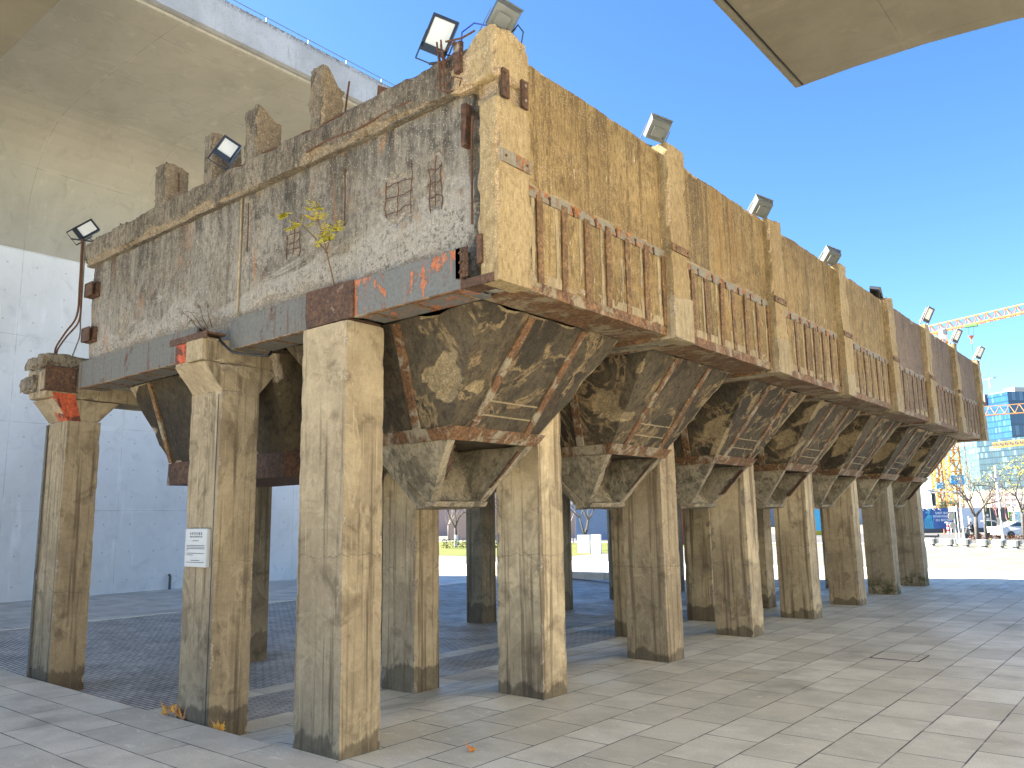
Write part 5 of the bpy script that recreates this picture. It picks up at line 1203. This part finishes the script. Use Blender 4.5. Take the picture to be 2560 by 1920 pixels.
root, b = crane(2392, 150, zj-.6, 'tower crane with a pale orange jib crossing the sky above the far end', (j0, j1, 1.35, 1.5), M['cr_o'], M['cr_y'], 1.75, (ad(2390, 1200, 150).z, 1.45, '中建八局'))
q = ad(2356, 831, 148)-b; mb = MB(); mb.box(q.x-.5, q.x+.5, q.y-.5, q.y+.5, q.z-1.1, q.z+.5); mb.build('cab', M['white'], root)
mb = MB(); q2 = ad(2358, 829, 147.2)-b; mb.box(q2.x-.02, q2.x+.5, q2.y-.3, q2.y+.2, q2.z-.5, q2.z+.35); mb.build('cab_window', slate, root)
t0 = onp(2428, 813, 2, zj-.2); q = t0-b; mb = MB(); mb.box(q.x-.9, q.x+.9, q.y-.5, q.y+.5, q.z-.25, q.z+.1); mb.build('trolley', plain('green_trolley', (.12, .36, .10), .5), root)
hk = ad(2428, 842, math.hypot(t0.x-CAM[0], t0.y-CAM[1]))-b; mb = MB()
for k in (-.45, .45): mb.bar(q+rt*k, hk+rt*k*.8, .018)
mb.bar(hk, hk-Vector((0, 0, 5.5)), .02); mb.build('hoist_rope', M['cable'], root)
mb = MB(); mb.bar(hk+Vector((0, 0, .15)), hk-Vector((0, 0, .3)), .45, n=8, r2=.15); mb.bar(hk-Vector((0, 0, .3)), hk-Vector((0, 0, 1.1)), .12); mb.build('hook_block', plain('hook_red', (.55, .15, .08), .5), root)
crane(2352, 172, 26, 'yellow crane mast with a small azure sign, farther left behind the last column', None, None, M['cr_y'], 1.35, (ad(2349, 1214.5, 172).z, 1.15, '中建八局'))
zb_ = ad(2500, 1034, 210).z; zc_ = ad(2500, 1116, 230).z
crane(2640, 212, zb_, 'horizontal yellow crane jib in front of the glass tower', (onp(2440, 1040, 2, zb_), onp(2640, 1026, 2, zb_), 2.0, 1.9), M['cr_p'], M['cr_y'], 1.8)
crane(2660, 232, zc_, 'lower yellow crane jib pointing left across the foot of the glass tower', (onp(2482, 1120, 2, zc_), onp(2660, 1101, 2, zc_), 1.2, 1.4), M['cr_y'], M['cr_y'], 1.8)
mb = MB(); a = ad(2412, 1278, 150)
for x in (0, 1.1): mb.bar((a.x+rt.x*x, a.y+rt.y*x, 0), (a.x+rt.x*x, a.y+rt.y*x, 14), .07)
for i in range(12): mb.bar((a.x+rt.x*(i % 2)*1.1, a.y+rt.y*(i % 2)*1.1, i*1.15), (a.x+rt.x*((i+1) % 2)*1.1, a.y+rt.y*((i+1) % 2)*1.1, (i+1)*1.15), .04)
put(mb.build('hoist_frame', M['cr_o']), 'slim rust-coloured hoist frame beside the nearer crane mast', 'hoist')

# glass towers
def curtain(name, c1, c2, lit, fl=3.9, bw=1.5, dark=(.03, .06, .10), rough=.12, em=0):
    t = NT(name); uvn = t.t.nodes.new('ShaderNodeUVMap'); uv = uvn.outputs[0]
    bc, bf = t.brick(uv, bw, fl, 0, .05); k = t.xyz(bc)[0]
    col = t.mix(k, c1, c2)
    u, v, _ = t.xyz(uv)
    cell = t.comb(t.math('FLOOR', t.math('DIVIDE', u, bw*1.0)), t.math('FLOOR', t.math('DIVIDE', v, fl)), 0)
    wn = t.t.nodes.new('ShaderNodeTexWhiteNoise'); t.L(cell, wn.inputs[0]); r_ = wn.outputs[0]
    col = t.mix(t.ramp(r_, .80, .82), col, lit); col = t.mix(t.ramp(r_, .06, .05), col, dark)
    fr = t.math('FRACT', t.math('DIVIDE', v, fl)); col = t.mix(t.ramp(fr, .80, .83), col, tuple(c*.55 for c in c1))
    big = t.noise((.02, .02, .03), 4, .6); col = t.mix(t.ramp(big, .4, .65, 0, .5), col, tuple(c*.6 for c in c1))
    col = t.mix(bf, col, tuple(c*.45 for c in c1))
    return t.fin(col, rough, None, 0, .6)
M['ct_blue'] = curtain('blue_curtain_wall', (.016, .075, .20), (.03, .12, .26), (.09, .22, .38), fl=2.05, bw=.8)
M['ct_dark'] = curtain('dark_curtain_wall', (.03, .07, .13), (.045, .10, .18), (.1, .2, .3))
M['ct_pale'] = curtain('pale_curtain_wall', (.05, .10, .11), (.075, .145, .155), (.26, .34, .33), fl=2.2, bw=1.1, dark=(.06, .09, .10))
M['ct_grey'] = curtain('reflecting_curtain_wall', (.025, .055, .075), (.04, .08, .10), (.10, .17, .19), fl=2.0, bw=.9)
def facebox(root, nm, A, B, depth_dir, depth, z0, z1, mf, ms, left=None):
    A = Vector(A); B = Vector(B); A.z = B.z = 0; C_ = B+depth_dir*depth; D_ = A+depth_dir*depth
    def face(p, q, n2, m):
        mb = MB(); mb.uv = []; L = (q-p).length
        for (pt, u, z) in ((p, 0, z0), (q, L, z0), (q, L, z1), (p, 0, z1)): mb.v.append((pt.x-root.location.x, pt.y-root.location.y, z)); mb.uv.append((u, z))
        mb.f = [(0, 1, 2, 3)]; mb.m = [0]; mb.build(n2, m, root)
    face(A, B, nm+'_front', mf); face(B, C_, nm+'_side', ms); face(C_, D_, nm+'_back', mf); face(D_, A, nm+'_side', left or ms)
    mb = MB(); mb.add([(p.x-root.location.x, p.y-root.location.y, z1) for p in (A, B, C_, D_)], [(0, 1, 2, 3)]); mb.build(nm+'_roof', M['silver'], root)
A = ad(2462, 1278, 330); B = ad(2553, 1278, 318); zt = ad(2500, 986, 325).z; zp = ad(2500, 1104, 322).z
dv = (B-A); dv.z = 0; dv.normalize(); dn = Vector((-dv.y, dv.x, 0))
if dn.dot(fw) < 0: dn = -dn
tw = empty('glass_tower', (A.x, A.y, 0), 'blue glass office tower with a pale left flank behind the construction cranes', 'office tower')
facebox(tw, 'tower', A, B+dv*0, dn, 34, zp, zt, M['ct_blue'], M['ct_dark'])
A2 = ad(2461, 1278, 318); B2 = ad(2600, 1278, 305); dleft = (ad(2330, 1278, 395)-A2); dleft.z = 0; ln = dleft.length; dleft.normalize()
facebox(tw, 'podium', A2, B2, dleft, ln, 0, zp, M['ct_grey'], M['ct_pale'], M['ct_pale'])
def relb(mb, p, q, z0, z1, off=.3, nm='band', m=None):
    p = Vector(p); q = Vector(q); d = (q-p).normalized(); n = -dn*off
    vs = [(v.x-tw.location.x, v.y-tw.location.y, z) for z in (z0, z1) for v in (p+n, q+n, p-n, q-n)]
    mb.add(vs, [(0, 1, 5, 4), (2, 6, 7, 3), (4, 5, 7, 6), (0, 2, 3, 1), (0, 4, 6, 2), (1, 3, 7, 5)])
mb = MB(); relb(mb, A, A.lerp(B, .42), zt-3.2, zt+.4, .8); mb.build('roof_screen', plain('brown_roof_screen', (.25, .18, .16), .7), tw, fix=True)
mb = MB(); o_ = -dn*1.0; pp = A.lerp(B, .21)+o_; text_mesh(mb, 'REXEL ' if False else '腾 讯 云 · 优 图', 1.9, (pp.x-tw.location.x, pp.y-tw.location.y, zt-1.9), tuple(dv), (0, 0, 1), bold=.03); mb.build('roof_lettering', M['offwhite'], tw) if False else None
mb = MB(); relb(mb, A.lerp(B, .7)+dn*6, B+dn*6, zt, zt+1.5, 3); relb(mb, A+dn*8, A.lerp(B, .5)+dn*8, zt, zt+1.3, 2); mb.build('roof_plant', M['offwhite'], tw, fix=True)
mb = MB(); relb(mb, A2-dv*14-dn*(-3), A2, zp-4.2, zp-2.6, 1.5); mb.build('ledge', M['ct_dark'], tw, fix=True) if False else None
gm = empty('roof_gondola', A.lerp(B, .55)+Vector((0, 0, zt)), 'T-shaped maintenance crane standing on the roof of the glass tower', 'roof crane')
mb = MB(); mb.bar((0, 0, 0), (0, 0, 3.2), .35, n=6); mb.build('post', M['offwhite'], gm)
mb = MB(); za = 3.3; mb.bar(Vector((0, 0, za))-dv*6.8, Vector((0, 0, za))+dv*2.4, .28); mb.bar(Vector((0, 0, za))-dv*6.8, Vector((0, 0, za+.7))-dv*6.4, .12); mb.box(dv.x*2.1-.3, dv.x*2.4+.5, dv.y*2.1-.3, dv.y*2.4+.4, za-.3, za+.4); mb.build('boom', plain('slate_boom', (.10, .14, .2), .6), gm)
# site building with rows of openings behind the trees
sbd = empty('site_building', ad(2520, 1278, 140), 'low pale site building with rows of openings behind the bare trees', 'building'); sbd.location.z = 0
mb = MB(); p0 = ad(2470, 1278, 140)-sbd.location; p1 = ad(2640, 1278, 132)-sbd.location; dd = (p1-p0); dd.z = 0; dd.normalize(); nn = Vector((-dd.y, dd.x, 0))
L = (p1-p0).length
vs = [tuple(Vector((p.x, p.y, 0))+fw*k+Vector((0, 0, z))) for z in (0, 5.4) for k in (0, 6) for p in (p0, p1)]
mb.add(vs, [(0, 2, 3, 1), (4, 5, 7, 6), (0, 1, 5, 4), (2, 6, 7, 3), (0, 4, 6, 2), (1, 3, 7, 5)]); mb.build('wall', plain('cream_wall', (.30, .26, .19), .8), sbd, fix=True)
for r_ in range(3):
    for i in range(9):
        mb = MB(); c_ = Vector((p0.x, p0.y, 0))+dd*(.8+i*1.2)-fw*.03; z = 3.0+r_*.75
        vs = [tuple(c_+dd*u+Vector((0, 0, zz))) for zz in (z, z+.42) for u in (0, .8)]; mb.add(vs, [(0, 1, 3, 2)]); mb.build('opening', slate, sbd)
# distant wall of trees and blocks seen low under the hoppers
for i, (px, D, w_, h_, col, lab) in enumerate(((1160, 130, 22, 7, (.42, .30, .27), 'long dusty pink shed far behind the lawn trees'), (1500, 150, 34, 9, (.45, .47, .52), 'pale grey-blue shed far behind the second gap'), (1740, 170, 30, 8, (.40, .33, .31), 'brownish shed behind the maroon wall'), (2060, 190, 40, 8, (.38, .42, .47), 'grey shed behind the cyan hoarding'))):
    p = ad(px, 1278, D); p.z = 0; root = empty('shed', p, lab, 'building', rz=math.atan2(rt.y, rt.x)); mb = MB(); mb.box(-w_/2, w_/2, 0, 12, 0, h_); mb.build('wall', plain('shed_wall_%d' % i, col, .8), root)
    mb = MB(); mb.add([(-w_/2-.3, -.4, h_), (w_/2+.3, -.4, h_), (w_/2+.3, 12.4, h_), (-w_/2-.3, 12.4, h_), (-w_/2-.3, 6, h_+1.6), (w_/2+.3, 6, h_+1.6)], [(0, 1, 5, 4), (3, 4, 5, 2), (0, 4, 3), (1, 2, 5)]); mb.build('roof', M['silver'], root)
